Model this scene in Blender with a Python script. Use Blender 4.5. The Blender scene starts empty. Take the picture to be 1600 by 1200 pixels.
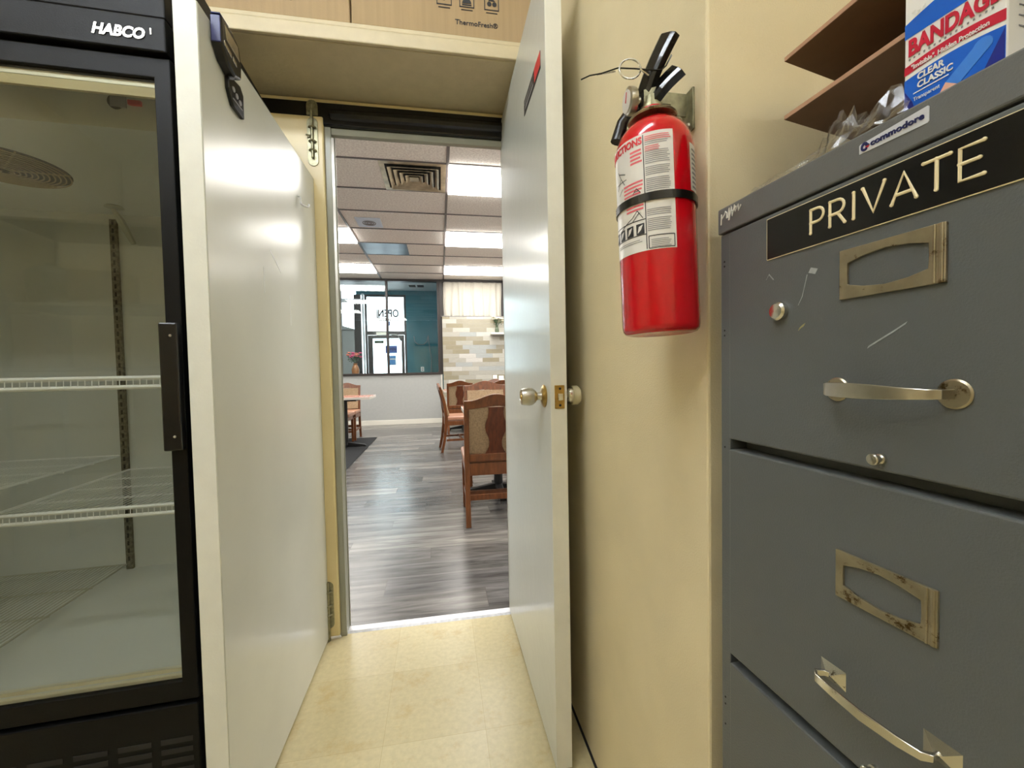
import bpy, bmesh, math, random
from mathutils import Vector, Matrix
random.seed(7)
C = bpy.context.scene.collection
SC = bpy.context.scene
PI = math.pi
def rad(a): return a * PI / 180

# ------------------------------------------------------------------ camera, world, light, exposure
cd = bpy.data.cameras.new('camera'); cam = bpy.data.objects.new('camera', cd); C.objects.link(cam)
yaw, pitch, roll = rad(9.8), rad(-1.9), rad(-1.1)
fw = Vector((math.sin(yaw) * math.cos(pitch), math.cos(yaw) * math.cos(pitch), math.sin(pitch)))
r0 = Vector((math.cos(yaw), -math.sin(yaw), 0)); u0 = r0.cross(fw)
rr = math.cos(roll) * r0 + math.sin(roll) * u0; uu = -math.sin(roll) * r0 + math.cos(roll) * u0
M = Matrix((rr, uu, -fw)).transposed().to_4x4(); M.translation = (0, 0, 1.10)
cam.matrix_world = M
cd.sensor_width = 36; cd.lens = 36 * 650 / 1600; cd.clip_start = 0.02; cd.clip_end = 200
SC.camera = cam
w = bpy.data.worlds.new('world'); SC.world = w; w.use_nodes = True
w.node_tree.nodes['Background'].inputs[0].default_value = (0.86, 0.93, 1.0, 1)
w.node_tree.nodes['Background'].inputs[1].default_value = 7.0
SC.view_settings.view_transform = 'Standard'; SC.view_settings.look = 'None'
SC.view_settings.exposure = 0.0; SC.view_settings.gamma = 1.0; SC.view_settings.use_curve_mapping = False
KITCHEN_LAMP = 52.0     # strength of the kitchen fluorescent fixtures
DINING_LAMP = 19.0       # strength of the dining room ceiling panels

# ------------------------------------------------------------------ materials
def lin(c):
    return tuple(((x / 255) / 12.92 if x / 255 <= 0.04045 else ((x / 255 + 0.055) / 1.055) ** 2.4) for x in c)
def nt(name):
    m = bpy.data.materials.new(name); m.use_nodes = True
    return m, m.node_tree.nodes, m.node_tree.links, m.node_tree.nodes['Principled BSDF']
def mat(name, col, rough=0.5, metal=0.0, noise=0.0, nscale=20, bump=0.0, bscale=200, col2=None, dirt=None, dscale=6, dthr=0.62, spec=0.5, stretch=None, coat=0.0, rvar=0.0):
    """painted surface: base colour with mottling (noise), sparse dirt blotches and a fine bump"""
    m, N, L, b = nt(name)
    b.inputs['Roughness'].default_value = rough; b.inputs['Metallic'].default_value = metal
    b.inputs['Specular IOR Level'].default_value = spec; b.inputs['Coat Weight'].default_value = coat
    c = lin(col) + (1,)
    tc = N.new('ShaderNodeTexCoord'); vec = tc.outputs['Object']
    if stretch:
        mp = N.new('ShaderNodeMapping'); mp.inputs['Scale'].default_value = stretch; L.new(vec, mp.inputs[0]); vec = mp.outputs[0]
    out = None
    if noise > 0 or col2:
        n = N.new('ShaderNodeTexNoise'); n.inputs['Scale'].default_value = nscale; n.inputs['Detail'].default_value = 6; L.new(vec, n.inputs['Vector'])
        r = N.new('ShaderNodeValToRGB'); L.new(n.outputs[0], r.inputs[0])
        r.color_ramp.elements[0].position = 0.35; r.color_ramp.elements[1].position = 0.65
        c2 = lin(col2) + (1,) if col2 else tuple(x * (1 - noise) for x in c[:3]) + (1,)
        r.color_ramp.elements[0].color = c2; r.color_ramp.elements[1].color = c if col2 else tuple(min(1, x * (1 + noise * .5)) for x in c[:3]) + (1,)
        out = r.outputs[0]
        if rvar:
            mr = N.new('ShaderNodeMapRange'); L.new(n.outputs[0], mr.inputs[0]); mr.inputs[3].default_value = rough - rvar; mr.inputs[4].default_value = rough + rvar
            L.new(mr.outputs[0], b.inputs['Roughness'])
    if dirt:
        n2 = N.new('ShaderNodeTexNoise'); n2.inputs['Scale'].default_value = dscale; n2.inputs['Detail'].default_value = 10; n2.inputs['Roughness'].default_value = 0.75; L.new(tc.outputs['Object'], n2.inputs['Vector'])
        r2 = N.new('ShaderNodeValToRGB'); L.new(n2.outputs[0], r2.inputs[0])
        r2.color_ramp.elements[0].position = dthr; r2.color_ramp.elements[1].position = dthr + 0.06
        mx = N.new('ShaderNodeMix'); mx.data_type = 'RGBA'; L.new(r2.outputs[0], mx.inputs[0])
        if out: L.new(out, mx.inputs[6])
        else: mx.inputs[6].default_value = c
        mx.inputs[7].default_value = lin(dirt) + (1,); out = mx.outputs[2]
    if out: L.new(out, b.inputs['Base Color'])
    else: b.inputs['Base Color'].default_value = c
    if bump > 0:
        n3 = N.new('ShaderNodeTexNoise'); n3.inputs['Scale'].default_value = bscale; n3.inputs['Detail'].default_value = 4; L.new(tc.outputs['Object'], n3.inputs['Vector'])
        bp = N.new('ShaderNodeBump'); bp.inputs['Strength'].default_value = bump; bp.inputs['Distance'].default_value = 0.002
        L.new(n3.outputs[0], bp.inputs['Height']); L.new(bp.outputs[0], b.inputs['Normal'])
    return m
def emis(name, col, strength):
    m, N, L, b = nt(name)
    b.inputs['Base Color'].default_value = lin(col) + (1,)
    b.inputs['Emission Color'].default_value = lin(col) + (1,); b.inputs['Emission Strength'].default_value = strength
    return m
def glass(name, tint=(1, 1, 1), refl=1.0, rough=0.0):
    """thin pane: clear transmission plus fresnel reflection"""
    m = bpy.data.materials.new(name); m.use_nodes = True; N = m.node_tree.nodes; L = m.node_tree.links
    N.clear(); o = N.new('ShaderNodeOutputMaterial'); t = N.new('ShaderNodeBsdfTransparent'); t.inputs[0].default_value = tint + (1,)
    g = N.new('ShaderNodeBsdfGlossy'); g.inputs['Roughness'].default_value = rough
    f = N.new('ShaderNodeFresnel'); f.inputs[0].default_value = 1.5
    ge = N.new('ShaderNodeNewGeometry'); mr = N.new('ShaderNodeMapRange'); mr.inputs[3].default_value = 1.5; mr.inputs[4].default_value = 1 / 1.5
    L.new(ge.outputs['Backfacing'], mr.inputs[0]); L.new(mr.outputs[0], f.inputs[0])
    mu = N.new('ShaderNodeMath'); mu.operation = 'MULTIPLY'; mu.inputs[1].default_value = refl; L.new(f.outputs[0], mu.inputs[0])
    mx = N.new('ShaderNodeMixShader'); L.new(mu.outputs[0], mx.inputs[0]); L.new(t.outputs[0], mx.inputs[1]); L.new(g.outputs[0], mx.inputs[2]); L.new(mx.outputs[0], o.inputs[0])
    return m
def grid_mat(name, bw, bh, ax, ay, cols, joint=0.003, jcol=(90, 85, 75), shift=0.37, rough=0.4, grain=0.0, gstretch=(1, 12, 1), bump=0.3, off=(0, 0), speck=0.0, dirt=None):
    """staggered planks / tiles: every piece gets its own tone by a hash of its row and column"""
    m, N, L, b = nt(name); b.inputs['Roughness'].default_value = rough
    def mth(op, a, bb=None):
        n = N.new('ShaderNodeMath'); n.operation = op
        for i, v in enumerate((a, bb)):
            if v is None: continue
            if isinstance(v, (int, float)): n.inputs[i].default_value = v
            else: L.new(v, n.inputs[i])
        return n.outputs[0]
    tc = N.new('ShaderNodeTexCoord'); sp = N.new('ShaderNodeSeparateXYZ'); L.new(tc.outputs['Object'], sp.inputs[0])
    u = mth('DIVIDE', mth('SUBTRACT', sp.outputs[ax], off[0]), bw); v = mth('DIVIDE', mth('SUBTRACT', sp.outputs[ay], off[1]), bh)
    row = mth('FLOOR', v); u2 = mth('ADD', u, mth('MULTIPLY', row, shift)); col = mth('FLOOR', u2)
    cv = N.new('ShaderNodeCombineXYZ'); L.new(row, cv.inputs[0]); L.new(col, cv.inputs[1])
    wn = N.new('ShaderNodeTexWhiteNoise'); wn.noise_dimensions = '2D'; L.new(cv.outputs[0], wn.inputs['Vector'])
    rp = N.new('ShaderNodeValToRGB'); rp.color_ramp.interpolation = 'CONSTANT'; L.new(wn.outputs[0], rp.inputs[0])
    while len(rp.color_ramp.elements) < len(cols): rp.color_ramp.elements.new(0.5)
    for i, cc in enumerate(cols):
        rp.color_ramp.elements[i].position = i / len(cols); rp.color_ramp.elements[i].color = lin(cc) + (1,)
    out = rp.outputs[0]
    if grain > 0:
        mp = N.new('ShaderNodeMapping'); mp.inputs['Scale'].default_value = gstretch; 
        ad = N.new('ShaderNodeVectorMath'); ad.operation = 'MULTIPLY_ADD'; L.new(wn.outputs[1], ad.inputs[0]); ad.inputs[1].default_value = (9, 9, 9); L.new(tc.outputs['Object'], ad.inputs[2])
        L.new(ad.outputs[0], mp.inputs[0])
        n = N.new('ShaderNodeTexNoise'); n.inputs['Scale'].default_value = 3; n.inputs['Detail'].default_value = 9; n.inputs['Roughness'].default_value = .62; n.inputs['Distortion'].default_value = .6; L.new(mp.outputs[0], n.inputs['Vector'])
        mr = N.new('ShaderNodeMapRange'); L.new(n.outputs[0], mr.inputs[0]); mr.inputs[1].default_value = .28; mr.inputs[2].default_value = .72
        mr.inputs[3].default_value = 1 - grain; mr.inputs[4].default_value = 1 + grain * .6
        mx = N.new('ShaderNodeMix'); mx.data_type = 'RGBA'; mx.blend_type = 'MULTIPLY'; mx.inputs[0].default_value = 1; L.new(out, mx.inputs[6]); L.new(mr.outputs[0], mx.inputs[7]); out = mx.outputs[2]
    if speck > 0:
        n = N.new('ShaderNodeTexNoise'); n.inputs['Scale'].default_value = 60; n.inputs['Detail'].default_value = 6; L.new(tc.outputs['Object'], n.inputs['Vector'])
        mr = N.new('ShaderNodeMapRange'); L.new(n.outputs[0], mr.inputs[0]); mr.inputs[1].default_value = .3; mr.inputs[2].default_value = .7; mr.inputs[3].default_value = 1 - speck; mr.inputs[4].default_value = 1
        mx = N.new('ShaderNodeMix'); mx.data_type = 'RGBA'; mx.blend_type = 'MULTIPLY'; mx.inputs[0].default_value = 1; L.new(out, mx.inputs[6]); L.new(mr.outputs[0], mx.inputs[7]); out = mx.outputs[2]
    if dirt:
        for sc, th in ((9, .54), (45, .62)):
            n = N.new('ShaderNodeTexNoise'); n.inputs['Scale'].default_value = sc; n.inputs['Detail'].default_value = 10; n.inputs['Roughness'].default_value = .7; L.new(tc.outputs['Object'], n.inputs['Vector'])
            r2 = N.new('ShaderNodeMapRange'); L.new(n.outputs[0], r2.inputs[0]); r2.inputs[1].default_value = th; r2.inputs[2].default_value = th + .12; r2.inputs[4].default_value = .55
            mx = N.new('ShaderNodeMix'); mx.data_type = 'RGBA'; L.new(r2.outputs[0], mx.inputs[0]); L.new(out, mx.inputs[6]); mx.inputs[7].default_value = lin(dirt) + (1,); out = mx.outputs[2]
    fu = mth('FRACT', u2); fv = mth('FRACT', v)
    eu = mth('MULTIPLY', mth('MINIMUM', fu, mth('SUBTRACT', 1.0, fu)), bw); ev = mth('MULTIPLY', mth('MINIMUM', fv, mth('SUBTRACT', 1.0, fv)), bh)
    jm = mth('LESS_THAN', mth('MINIMUM', eu, ev), joint / 2)
    mx = N.new('ShaderNodeMix'); mx.data_type = 'RGBA'; L.new(jm, mx.inputs[0]); L.new(out, mx.inputs[6]); mx.inputs[7].default_value = lin(jcol) + (1,)
    L.new(mx.outputs[2], b.inputs['Base Color'])
    return m

M_ = {}
M_['wall'] = mat('cream_wall_paint', (226, 211, 173), .42, noise=.05, nscale=5, bump=.35, bscale=330, dirt=(160, 122, 84), dscale=2.6, dthr=.70)
M_['wallg'] = mat('pale_grey_wall_paint', (172, 173, 170), .7, noise=.03, bump=.15)
M_['kceil'] = mat('kitchen_ceiling_paint', (236, 232, 222), .8, bump=.3)
M_['cream'] = mat('glossy_cream_enamel', (222, 203, 152), .32, noise=.04, nscale=4, bump=.2, bscale=90)
M_['shelfw'] = mat('cream_painted_board', (196, 182, 148), .45, noise=.05, bump=.5, bscale=60, dirt=(150, 120, 78), dscale=22, dthr=.70)
M_['black'] = mat('glossy_black_enamel', (8, 8, 10), .18, bump=.5, bscale=18)
M_['jamb'] = mat('grey_green_steel_paint', (150, 150, 135), .35, bump=.1)
M_['panel'] = mat('off_white_glossy_laminate', (208, 209, 199), .22, noise=.05, nscale=2.5, bump=.3, bscale=9, rvar=.06, spec=.24, dirt=(150, 144, 126), dscale=7, dthr=.71)
M_['paneledge'] = mat('off_white_lit_panel_edge', (222, 221, 210), .4, noise=.03, bump=.2)  # paler than the slab face: light on the near edge painted in
M_['door'] = mat('grey_white_door_paint', (206, 208, 200), .22, noise=.04, nscale=2, bump=.25, bscale=25, stretch=(1, 1, .25), dirt=(150, 148, 132), dscale=3, dthr=.72)
M_['dooredge'] = mat('white_lit_door_edge', (216, 213, 198), .4, noise=.04, bump=.25, bscale=60, dirt=(150, 140, 110), dscale=30, dthr=.71)  # lighter than the leaf for the light on this edge; the dirt is real
M_['strip'] = mat('scuffed_aluminium_strip', (215, 215, 220), .4, metal=.5, noise=.15, nscale=60)
M_['galv'] = mat('dull_galvanised_steel', (150, 146, 118), .4, metal=.7, noise=.3, nscale=80)
M_['steel'] = mat('brushed_satin_steel', (196, 192, 180), .3, metal=1, noise=.12, nscale=60)
M_['steelworn'] = mat('tarnished_plated_steel', (176, 166, 142), .34, metal=.9, noise=.15, nscale=50, dirt=(92, 74, 44), dscale=40, dthr=.57)
M_['chrome'] = mat('worn_chrome_plate', (214, 212, 204), .2, metal=1, dirt=(104, 88, 62), dscale=60, dthr=.60)
M_['brass'] = mat('aged_brass', (190, 158, 92), .28, metal=1, noise=.2, nscale=60)
M_['rubber'] = mat('cream_rubber_cap', (214, 206, 170), .6)
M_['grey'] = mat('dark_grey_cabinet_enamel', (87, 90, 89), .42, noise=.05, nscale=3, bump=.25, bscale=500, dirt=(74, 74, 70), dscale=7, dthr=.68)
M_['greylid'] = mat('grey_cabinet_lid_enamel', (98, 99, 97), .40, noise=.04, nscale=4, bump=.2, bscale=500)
M_['darkgap'] = mat('dark_recess_steel', (30, 29, 27), .6)
M_['signblk'] = mat('engraved_black_plastic', (10, 10, 11), .25, bump=.1, bscale=30)
M_['signedge'] = mat('cream_plastic_core', (238, 222, 180), .4)
M_['sticker'] = mat('silver_label_film', (206, 208, 212), .35)
M_['navy'] = mat('navy_print', (22, 28, 84), .4)
M_['redprint'] = mat('red_print', (205, 32, 44), .4)
M_['tape'] = mat('grey_tape_residue', (164, 168, 168), .3, noise=.3, nscale=90)
M_['tapey'] = mat('yellowed_tape_residue', (160, 150, 96), .4, noise=.3, nscale=90)
M_['scratch'] = mat('bare_scratched_paint', (224, 222, 212), .5)
M_['red'] = mat('glossy_red_enamel', (186, 4, 20), .16, bump=.08, bscale=30, coat=.3)
M_['label'] = mat('white_printed_label', (226, 222, 216), .3)
M_['ink'] = mat('black_print', (30, 30, 34), .5)
M_['greyink'] = mat('fine_grey_print', (138, 136, 138), .5)
M_['pinkink'] = mat('fine_red_print', (214, 96, 104), .5)
M_['blkplastic'] = mat('black_plastic', (12, 12, 13), .25)
M_['blkpaint'] = mat('black_lever_enamel', (10, 10, 11), .14, bump=.2, bscale=60)
M_['card'] = mat('brown_corrugated_cardboard', (160, 136, 100), .8, noise=.06, nscale=3, bump=.2, bscale=120, stretch=(30, 1, 1))
M_['carddk'] = mat('dark_brown_fibreboard', (112, 82, 54), .75, noise=.08, nscale=30)
M_['cardedge'] = mat('fibreboard_cut_edge', (170, 132, 104), .8)
M_['paper'] = mat('white_paper', (238, 236, 230), .7)
M_['fblack'] = mat('black_fridge_vinyl', (5, 5, 5), .45, bump=.1, bscale=400, spec=.18)
M_['fin'] = mat('fridge_liner_enamel', (214, 216, 208), .4, noise=.05, nscale=3)
M_['falu'] = mat('satin_aluminium_trim', (226, 220, 196), .35, metal=.4)
M_['fbeige'] = mat('flat_beige_band', (196, 180, 134), .5)
M_['wire'] = mat('white_coated_wire', (250, 250, 246), .35)
M_['wiregrey'] = mat('grey_coated_wire', (190, 190, 172), .4)
M_['pil'] = mat('slotted_steel_standard', (120, 116, 100), .5, metal=.5, noise=.5, nscale=90)
M_['fglass'] = glass('fridge_door_glass', (.85, .86, .84), 1.0)
M_['fanw'] = mat('dusty_fan_guard_wire', (150, 132, 98), .5, metal=.3)
M_['dark'] = mat('dark_cavity', (22, 20, 16), .8)
M_['plast'] = glass('clear_plastic_film', (.95, .95, .94), 1.6, .2)
# dining room
M_['wood'] = mat('reddish_brown_stained_wood', (110, 64, 34), .28, noise=.35, nscale=6, stretch=(8, 8, 1.5))
M_['wooddk'] = mat('dark_stained_wood_splat', (96, 48, 24), .28, noise=.35, nscale=6, stretch=(8, 8, 1.5))
M_['tan'] = mat('tan_speckled_upholstery', (160, 134, 102), .6, noise=.25, nscale=90)
M_['leather'] = mat('light_brown_vinyl_seat', (172, 124, 98), .35, noise=.08, nscale=10)
M_['castiron'] = mat('black_cast_table_base', (14, 14, 15), .4)
M_['ttop'] = mat('salmon_laminate_table_top', (190, 128, 106), .22)
M_['tedge'] = mat('pale_table_edge_band', (214, 206, 196), .3)
M_['rug'] = mat('charcoal_carpet_mat', (28, 30, 33), .95, noise=.3, nscale=160)
M_['frame'] = mat('dark_bronze_window_frame', (48, 42, 40), .4)
M_['teal'] = mat('teal_wall_paint', (48, 118, 132), .6, noise=.1, nscale=3)
M_['linen'] = mat('off_white_linen_curtain', (192, 187, 175), .8, noise=.06, nscale=60)
M_['base'] = mat('white_baseboard_paint', (226, 222, 210), .5)
M_['ctile'] = mat('speckled_acoustic_tile', (250, 241, 232), .9, noise=.16, nscale=55, dirt=(206, 190, 176), dscale=70, dthr=.58)
M_['tbar'] = mat('ceiling_grid_bar', (92, 84, 82), .4)
M_['diff'] = emis('lit_ceiling_diffuser', (255, 252, 246), DINING_LAMP)
M_['kdiff'] = emis('lit_kitchen_tube', (244, 250, 255), KITCHEN_LAMP)
M_['vent'] = mat('stained_metal_diffuser', (196, 180, 150), .3, metal=.6, noise=.3, nscale=8)
M_['spk'] = mat('pale_blue_white_grille', (206, 216, 232), .5)
M_['mirrorp'] = mat('silver_foil_ceiling_panel', (126, 130, 138), .3, metal=.8, noise=.2, nscale=3)
M_['white'] = mat('white_paint', (236, 238, 240), .5)
M_['bluesign'] = mat('blue_sign_print', (64, 96, 176), .5)
M_['cyan'] = mat('sky_blue_poster_print', (92, 158, 224), .5)
M_['pave'] = mat('pale_concrete_pavement', (190, 188, 184), .8, noise=.1)
M_['wood2'] = mat('turned_wood_vase', (170, 110, 66), .35, noise=.2, nscale=9)
M_['pink'] = mat('pink_petal', (226, 84, 130), .6); M_['peach'] = mat('peach_petal', (236, 138, 116), .6)
M_['cpetal'] = mat('cream_petal', (240, 236, 214), .6); M_['leaf'] = mat('dark_green_leaf', (44, 70, 40), .5); M_['vglass'] = mat('smoky_green_vase', (86, 98, 78), .2)
M_['clearp'] = glass('window_pane', (.93, .97, .97), .9)
M_['lam'] = grid_mat('grey_oak_laminate', 1.22, .18, 0, 1, [(104, 102, 100), (120, 117, 113), (92, 90, 88), (108, 105, 102), (134, 130, 125), (98, 96, 95)], .0025, (84, 80, 78), .41, .26, .78, (.7, 7, 1), off=(.2, 1.9))
M_['vct'] = grid_mat('worn_cream_vinyl_tile', .305, .305, 0, 1, [(201, 188, 148), (197, 184, 143), (203, 191, 152), (199, 186, 146)], .0010, (170, 152, 108), 0, .32, speck=.14, off=(.112, 1.545), dirt=(178, 152, 100))
M_['brick'] = grid_mat('pale_stone_tile', .36, .092, 0, 2, [(186, 184, 173), (160, 154, 136), (172, 169, 158), (166, 170, 168), (196, 194, 187), (150, 142, 118)], .004, (158, 154, 146), .39, .5, .12, (3, 3, 20))

# ------------------------------------------------------------------ mesh helpers
class MB:
    def __init__(s): s.v = []; s.f = []; s.mi = []
    def add(s, vs, fs, mi=0, mx=None):
        o = len(s.v)
        for p in vs: s.v.append(tuple(mx @ Vector(p)) if mx else tuple(p))
        for f in fs: s.f.append([o + i for i in f]); s.mi.append(mi)
        return s
    def box(s, x0, x1, y0, y1, z0, z1, mi=0, mx=None):
        vs = [(x, y, z) for z in (z0, z1) for y in (y0, y1) for x in (x0, x1)]
        return s.add(vs, [(0, 2, 3, 1), (4, 5, 7, 6), (0, 1, 5, 4), (2, 6, 7, 3), (0, 4, 6, 2), (1, 3, 7, 5)], mi, mx)
    def lathe(s, prof, org=(0, 0, 0), axis=(0, 0, 1), seg=32, mi=0):
        a = Vector(axis).normalized(); q = Vector((0, 0, 1)).rotation_difference(a).to_matrix(); o = Vector(org)
        vs = []; fs = []; n = len(prof)
        for r, z in prof:
            for k in range(seg):
                t = 2 * PI * k / seg; vs.append(o + q @ Vector((r * math.cos(t), r * math.sin(t), z)))
        for i in range(n - 1):
            for k in range(seg):
                k2 = (k + 1) % seg; fs.append((i * seg + k, i * seg + k2, (i + 1) * seg + k2, (i + 1) * seg + k))
        fs.append(tuple(range(seg))[::-1]); fs.append(tuple((n - 1) * seg + k for k in range(seg)))
        return s.add(vs, fs, mi)
    def tube(s, pts, r, seg=8, mi=0, closed=False):
        pts = [Vector(p) for p in pts]; n = len(pts); vs = []; fs = []
        up = None
        for i, p in enumerate(pts):
            if closed: t = pts[(i + 1) % n] - pts[i - 1]
            else: t = pts[min(i + 1, n - 1)] - pts[max(i - 1, 0)]
            t.normalize()
            if up is None: up = t.orthogonal().normalized()
            up = (up - t * up.dot(t)).normalized(); b = t.cross(up)
            rad_ = r[i] if isinstance(r, (list, tuple)) else r
            for k in range(seg):
                a = 2 * PI * k / seg; vs.append(p + (up * math.cos(a) + b * math.sin(a)) * rad_)
        m = n if closed else n - 1
        for i in range(m):
            j = (i + 1) % n
            for k in range(seg):
                k2 = (k + 1) % seg; fs.append((i * seg + k, i * seg + k2, j * seg + k2, j * seg + k))
        if not closed: fs.append(tuple(range(seg))[::-1]); fs.append(tuple((n - 1) * seg + k for k in range(seg)))
        return s.add(vs, fs, mi)
    def sweep(s, pts, wv, hv, wid, thk, mi=0):
        """flat bar along pts; wv = unit width direction(s), thickness across the path; wid may be a list"""
        pts = [Vector(p) for p in pts]; n = len(pts); vs = []; fs = []
        for i, p in enumerate(pts):
            t = (pts[min(i + 1, n - 1)] - pts[max(i - 1, 0)]).normalized(); W = Vector(wv); nn = t.cross(W).normalized()
            a = (wid[i] if isinstance(wid, (list, tuple)) else wid) / 2; h = (thk[i] if isinstance(thk, (list, tuple)) else thk) / 2
            vs += [p + W * a + nn * h, p - W * a + nn * h, p - W * a - nn * h, p + W * a - nn * h]
        for i in range(n - 1):
            for k in range(4): fs.append((i * 4 + k, i * 4 + (k + 1) % 4, (i + 1) * 4 + (k + 1) % 4, (i + 1) * 4 + k))
        fs.append((3, 2, 1, 0)); fs.append(tuple((n - 1) * 4 + k for k in range(4)))
        return s.add(vs, fs, mi)
    def prism(s, poly, a0, a1, plane='xz', mi=0, mx=None):
        """extrude a 2-D outline; plane xz -> thickness in y, xy -> z, yz -> x"""
        n = len(poly); vs = []
        for a in (a0, a1):
            for p, q in poly: vs.append({'xz': (p, a, q), 'xy': (p, q, a), 'yz': (a, p, q)}[plane])
        fs = [tuple(range(n)), tuple(range(n, 2 * n))[::-1]] + [(i, (i + 1) % n, n + (i + 1) % n, n + i) for i in range(n)]
        return s.add(vs, fs, mi, mx)
    def ring(s, outer, inner, a0, a1, plane='xz', mi=0):
        """frame between two outlines with equal point counts"""
        n = len(outer); vs = []
        for a in (a0, a1):
            for poly in (outer, inner):
                for p, q in poly: vs.append({'xz': (p, a, q), 'xy': (p, q, a), 'yz': (a, p, q)}[plane])
        fs = []
        for i in range(n):
            j = (i + 1) % n
            fs += [(i, j, n + j, n + i), (2 * n + i, 3 * n + i, 3 * n + j, 2 * n + j), (i, 2 * n + i, 2 * n + j, j), (n + i, n + j, 3 * n + j, 3 * n + i)]
        return s.add(vs, fs, mi)
    def build(s, name, mats, parent=None, smooth=False, bevel=0.0, seg=2, kind=None, label=None):
        me = bpy.data.meshes.new(name); me.from_pydata(s.v, [], s.f)
        bm = bmesh.new(); bm.from_mesh(me); bmesh.ops.recalc_face_normals(bm, faces=bm.faces); bm.to_mesh(me); bm.free()
        if not isinstance(mats, (list, tuple)): mats = [mats]
        for m in mats: me.materials.append(m)
        for p, mi in zip(me.polygons, s.mi): p.material_index = mi; p.use_smooth = smooth
        o = bpy.data.objects.new(name, me); C.objects.link(o)
        if parent: o.parent = parent
        if smooth:
            me.set_sharp_from_angle(angle=rad(38)) if hasattr(me, 'set_sharp_from_angle') else None
        if bevel > 0:
            md = o.modifiers.new('bevel', 'BEVEL'); md.width = bevel; md.segments = seg; md.limit_method = 'ANGLE'; md.angle_limit = rad(40)
        if kind: o['kind'] = kind
        if label: o['label'] = label
        return o
def thing(name, label, cat, loc=(0, 0, 0), rz=0, group=None):
    o = bpy.data.objects.new(name, None); o.empty_display_size = .05; C.objects.link(o)
    o.location = loc; o.rotation_euler = (0, 0, rz); o['label'] = label; o['category'] = cat
    if group: o['group'] = group
    return o
def tag(o, label, cat, group=None, kind=None):
    o['label'] = label; o['category'] = cat
    if group: o['group'] = group
    if kind: o['kind'] = kind
    return o
def struct(name, mb, m, **k): return mb.build(name, m, kind='structure', **k)
def text_mb(body, size, bold=0.0, shear=0.0, width=1.0, depth=.0004, space=1.0):
    """letters as a flat mesh: x to the right, z up, front facing -y, left end at x = 0, baseline z = 0"""
    cu = bpy.data.curves.new('t', 'FONT'); cu.body = body; cu.size = size; cu.offset = bold * size; cu.shear = shear; cu.extrude = depth; cu.space_character = space; cu.resolution_u = 4
    o = bpy.data.objects.new('t', cu); C.objects.link(o); dg = bpy.context.evaluated_depsgraph_get(); dg.update()
    me = bpy.data.meshes.new_from_object(o.evaluated_get(dg)); bpy.data.objects.remove(o)
    vs = [(v.co.x * width, -v.co.z, v.co.y) for v in me.vertices]; fs = [tuple(p.vertices) for p in me.polygons]
    bpy.data.meshes.remove(me); return vs, fs
def put_text(mb, body, x, z, y, size, mi=0, fn=None, fit=None, rot=0, **k):
    vs, fs = text_mb(body, size, **k)
    if not vs: return
    if fit:
        wmax = max(v[0] for v in vs); vs = [(v[0] * fit / wmax, v[1], v[2]) for v in vs]
    c, s_ = math.cos(rot), math.sin(rot)
    vs = [(x + v[0] * c - v[2] * s_, y + v[1], z + v[0] * s_ + v[2] * c) for v in vs]
    if fn: vs = [fn(v) for v in vs]
    mb.add(vs, fs, mi)
def arc(cx, cz, r, a0, a1, n): return [(cx + r * math.cos(rad(a0 + (a1 - a0) * i / n)), cz + r * math.sin(rad(a0 + (a1 - a0) * i / n))) for i in range(n + 1)]

# ================================================================== KITCHEN SHELL
H = 2.9
struct('floor', MB().box(-2.3, 2.0, -2.2, 1.845, -.06, 0), M_['vct'])
struct('ceiling', MB().box(-2.3, 2.0, -2.2, 1.84, H, H + .06), M_['kceil'])
struct('wall_right', MB().box(.40, 2.0, .57, 1.96, 0, H), M_['wall'], bevel=.004)
struct('wall_alcove', MB().box(1.25, 1.35, -2.2, .57, 0, H), M_['wall'])
struct('wall_back', MB().box(-2.3, 1.25, -2.3, -2.2, 0, H), M_['wall'])
struct('wall_left', MB().box(-2.4, -2.3, -2.3, 1.96, 0, H), M_['wall'])
mb = MB(); mb.box(-2.3, -.93, 1.835, 1.96, 0, H); mb.box(-.93, .40, 1.835, 1.96, 2.183, H); mb.box(.34, .40, 1.835, 1.96, 0, 2.183)
struct('wall_front', mb, M_['wall'])
struct('wall_foot_strip', MB().box(.394, .40, .62, 1.83, 0, .004), M_['dark'])  # thin dark strip along the foot of the wall
# steel door frame: grey jamb and head around the doorway
mb = MB(); mb.box(-.434, -.410, 1.806, 1.868, 0, 2.093); mb.box(.29, .34, 1.84, 1.868, 0, 2.093); mb.box(-.410, .34, 1.812, 1.838, 2.066, 2.093)
mb.box(-.410, -.4065, 1.862, 1.868, 0, 2.093)
struct('trim_1', mb, M_['jamb'], bevel=.002)
mb = MB(); mb.box(-.93, .335, 1.795, 1.835, 2.093, 2.183); mb.tube([(-.41, 1.80, 2.135), (-.1, 1.798, 2.138), (.33, 1.80, 2.14)], .022, 10)
struct('trim_2', mb, M_['black'], bevel=.006)
mb = MB(); mb.box(-.93, .40, 1.80, 1.835, 2.183, 2.197); struct('trim_3', mb, M_['cream'], bevel=.003)
mb = MB(); mb.prism([(1.818, 0), (1.826, .007), (1.858, .009), (1.868, 0)], -.47, .292, 'yz')
struct('trim_4', mb, M_['strip'])
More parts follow.
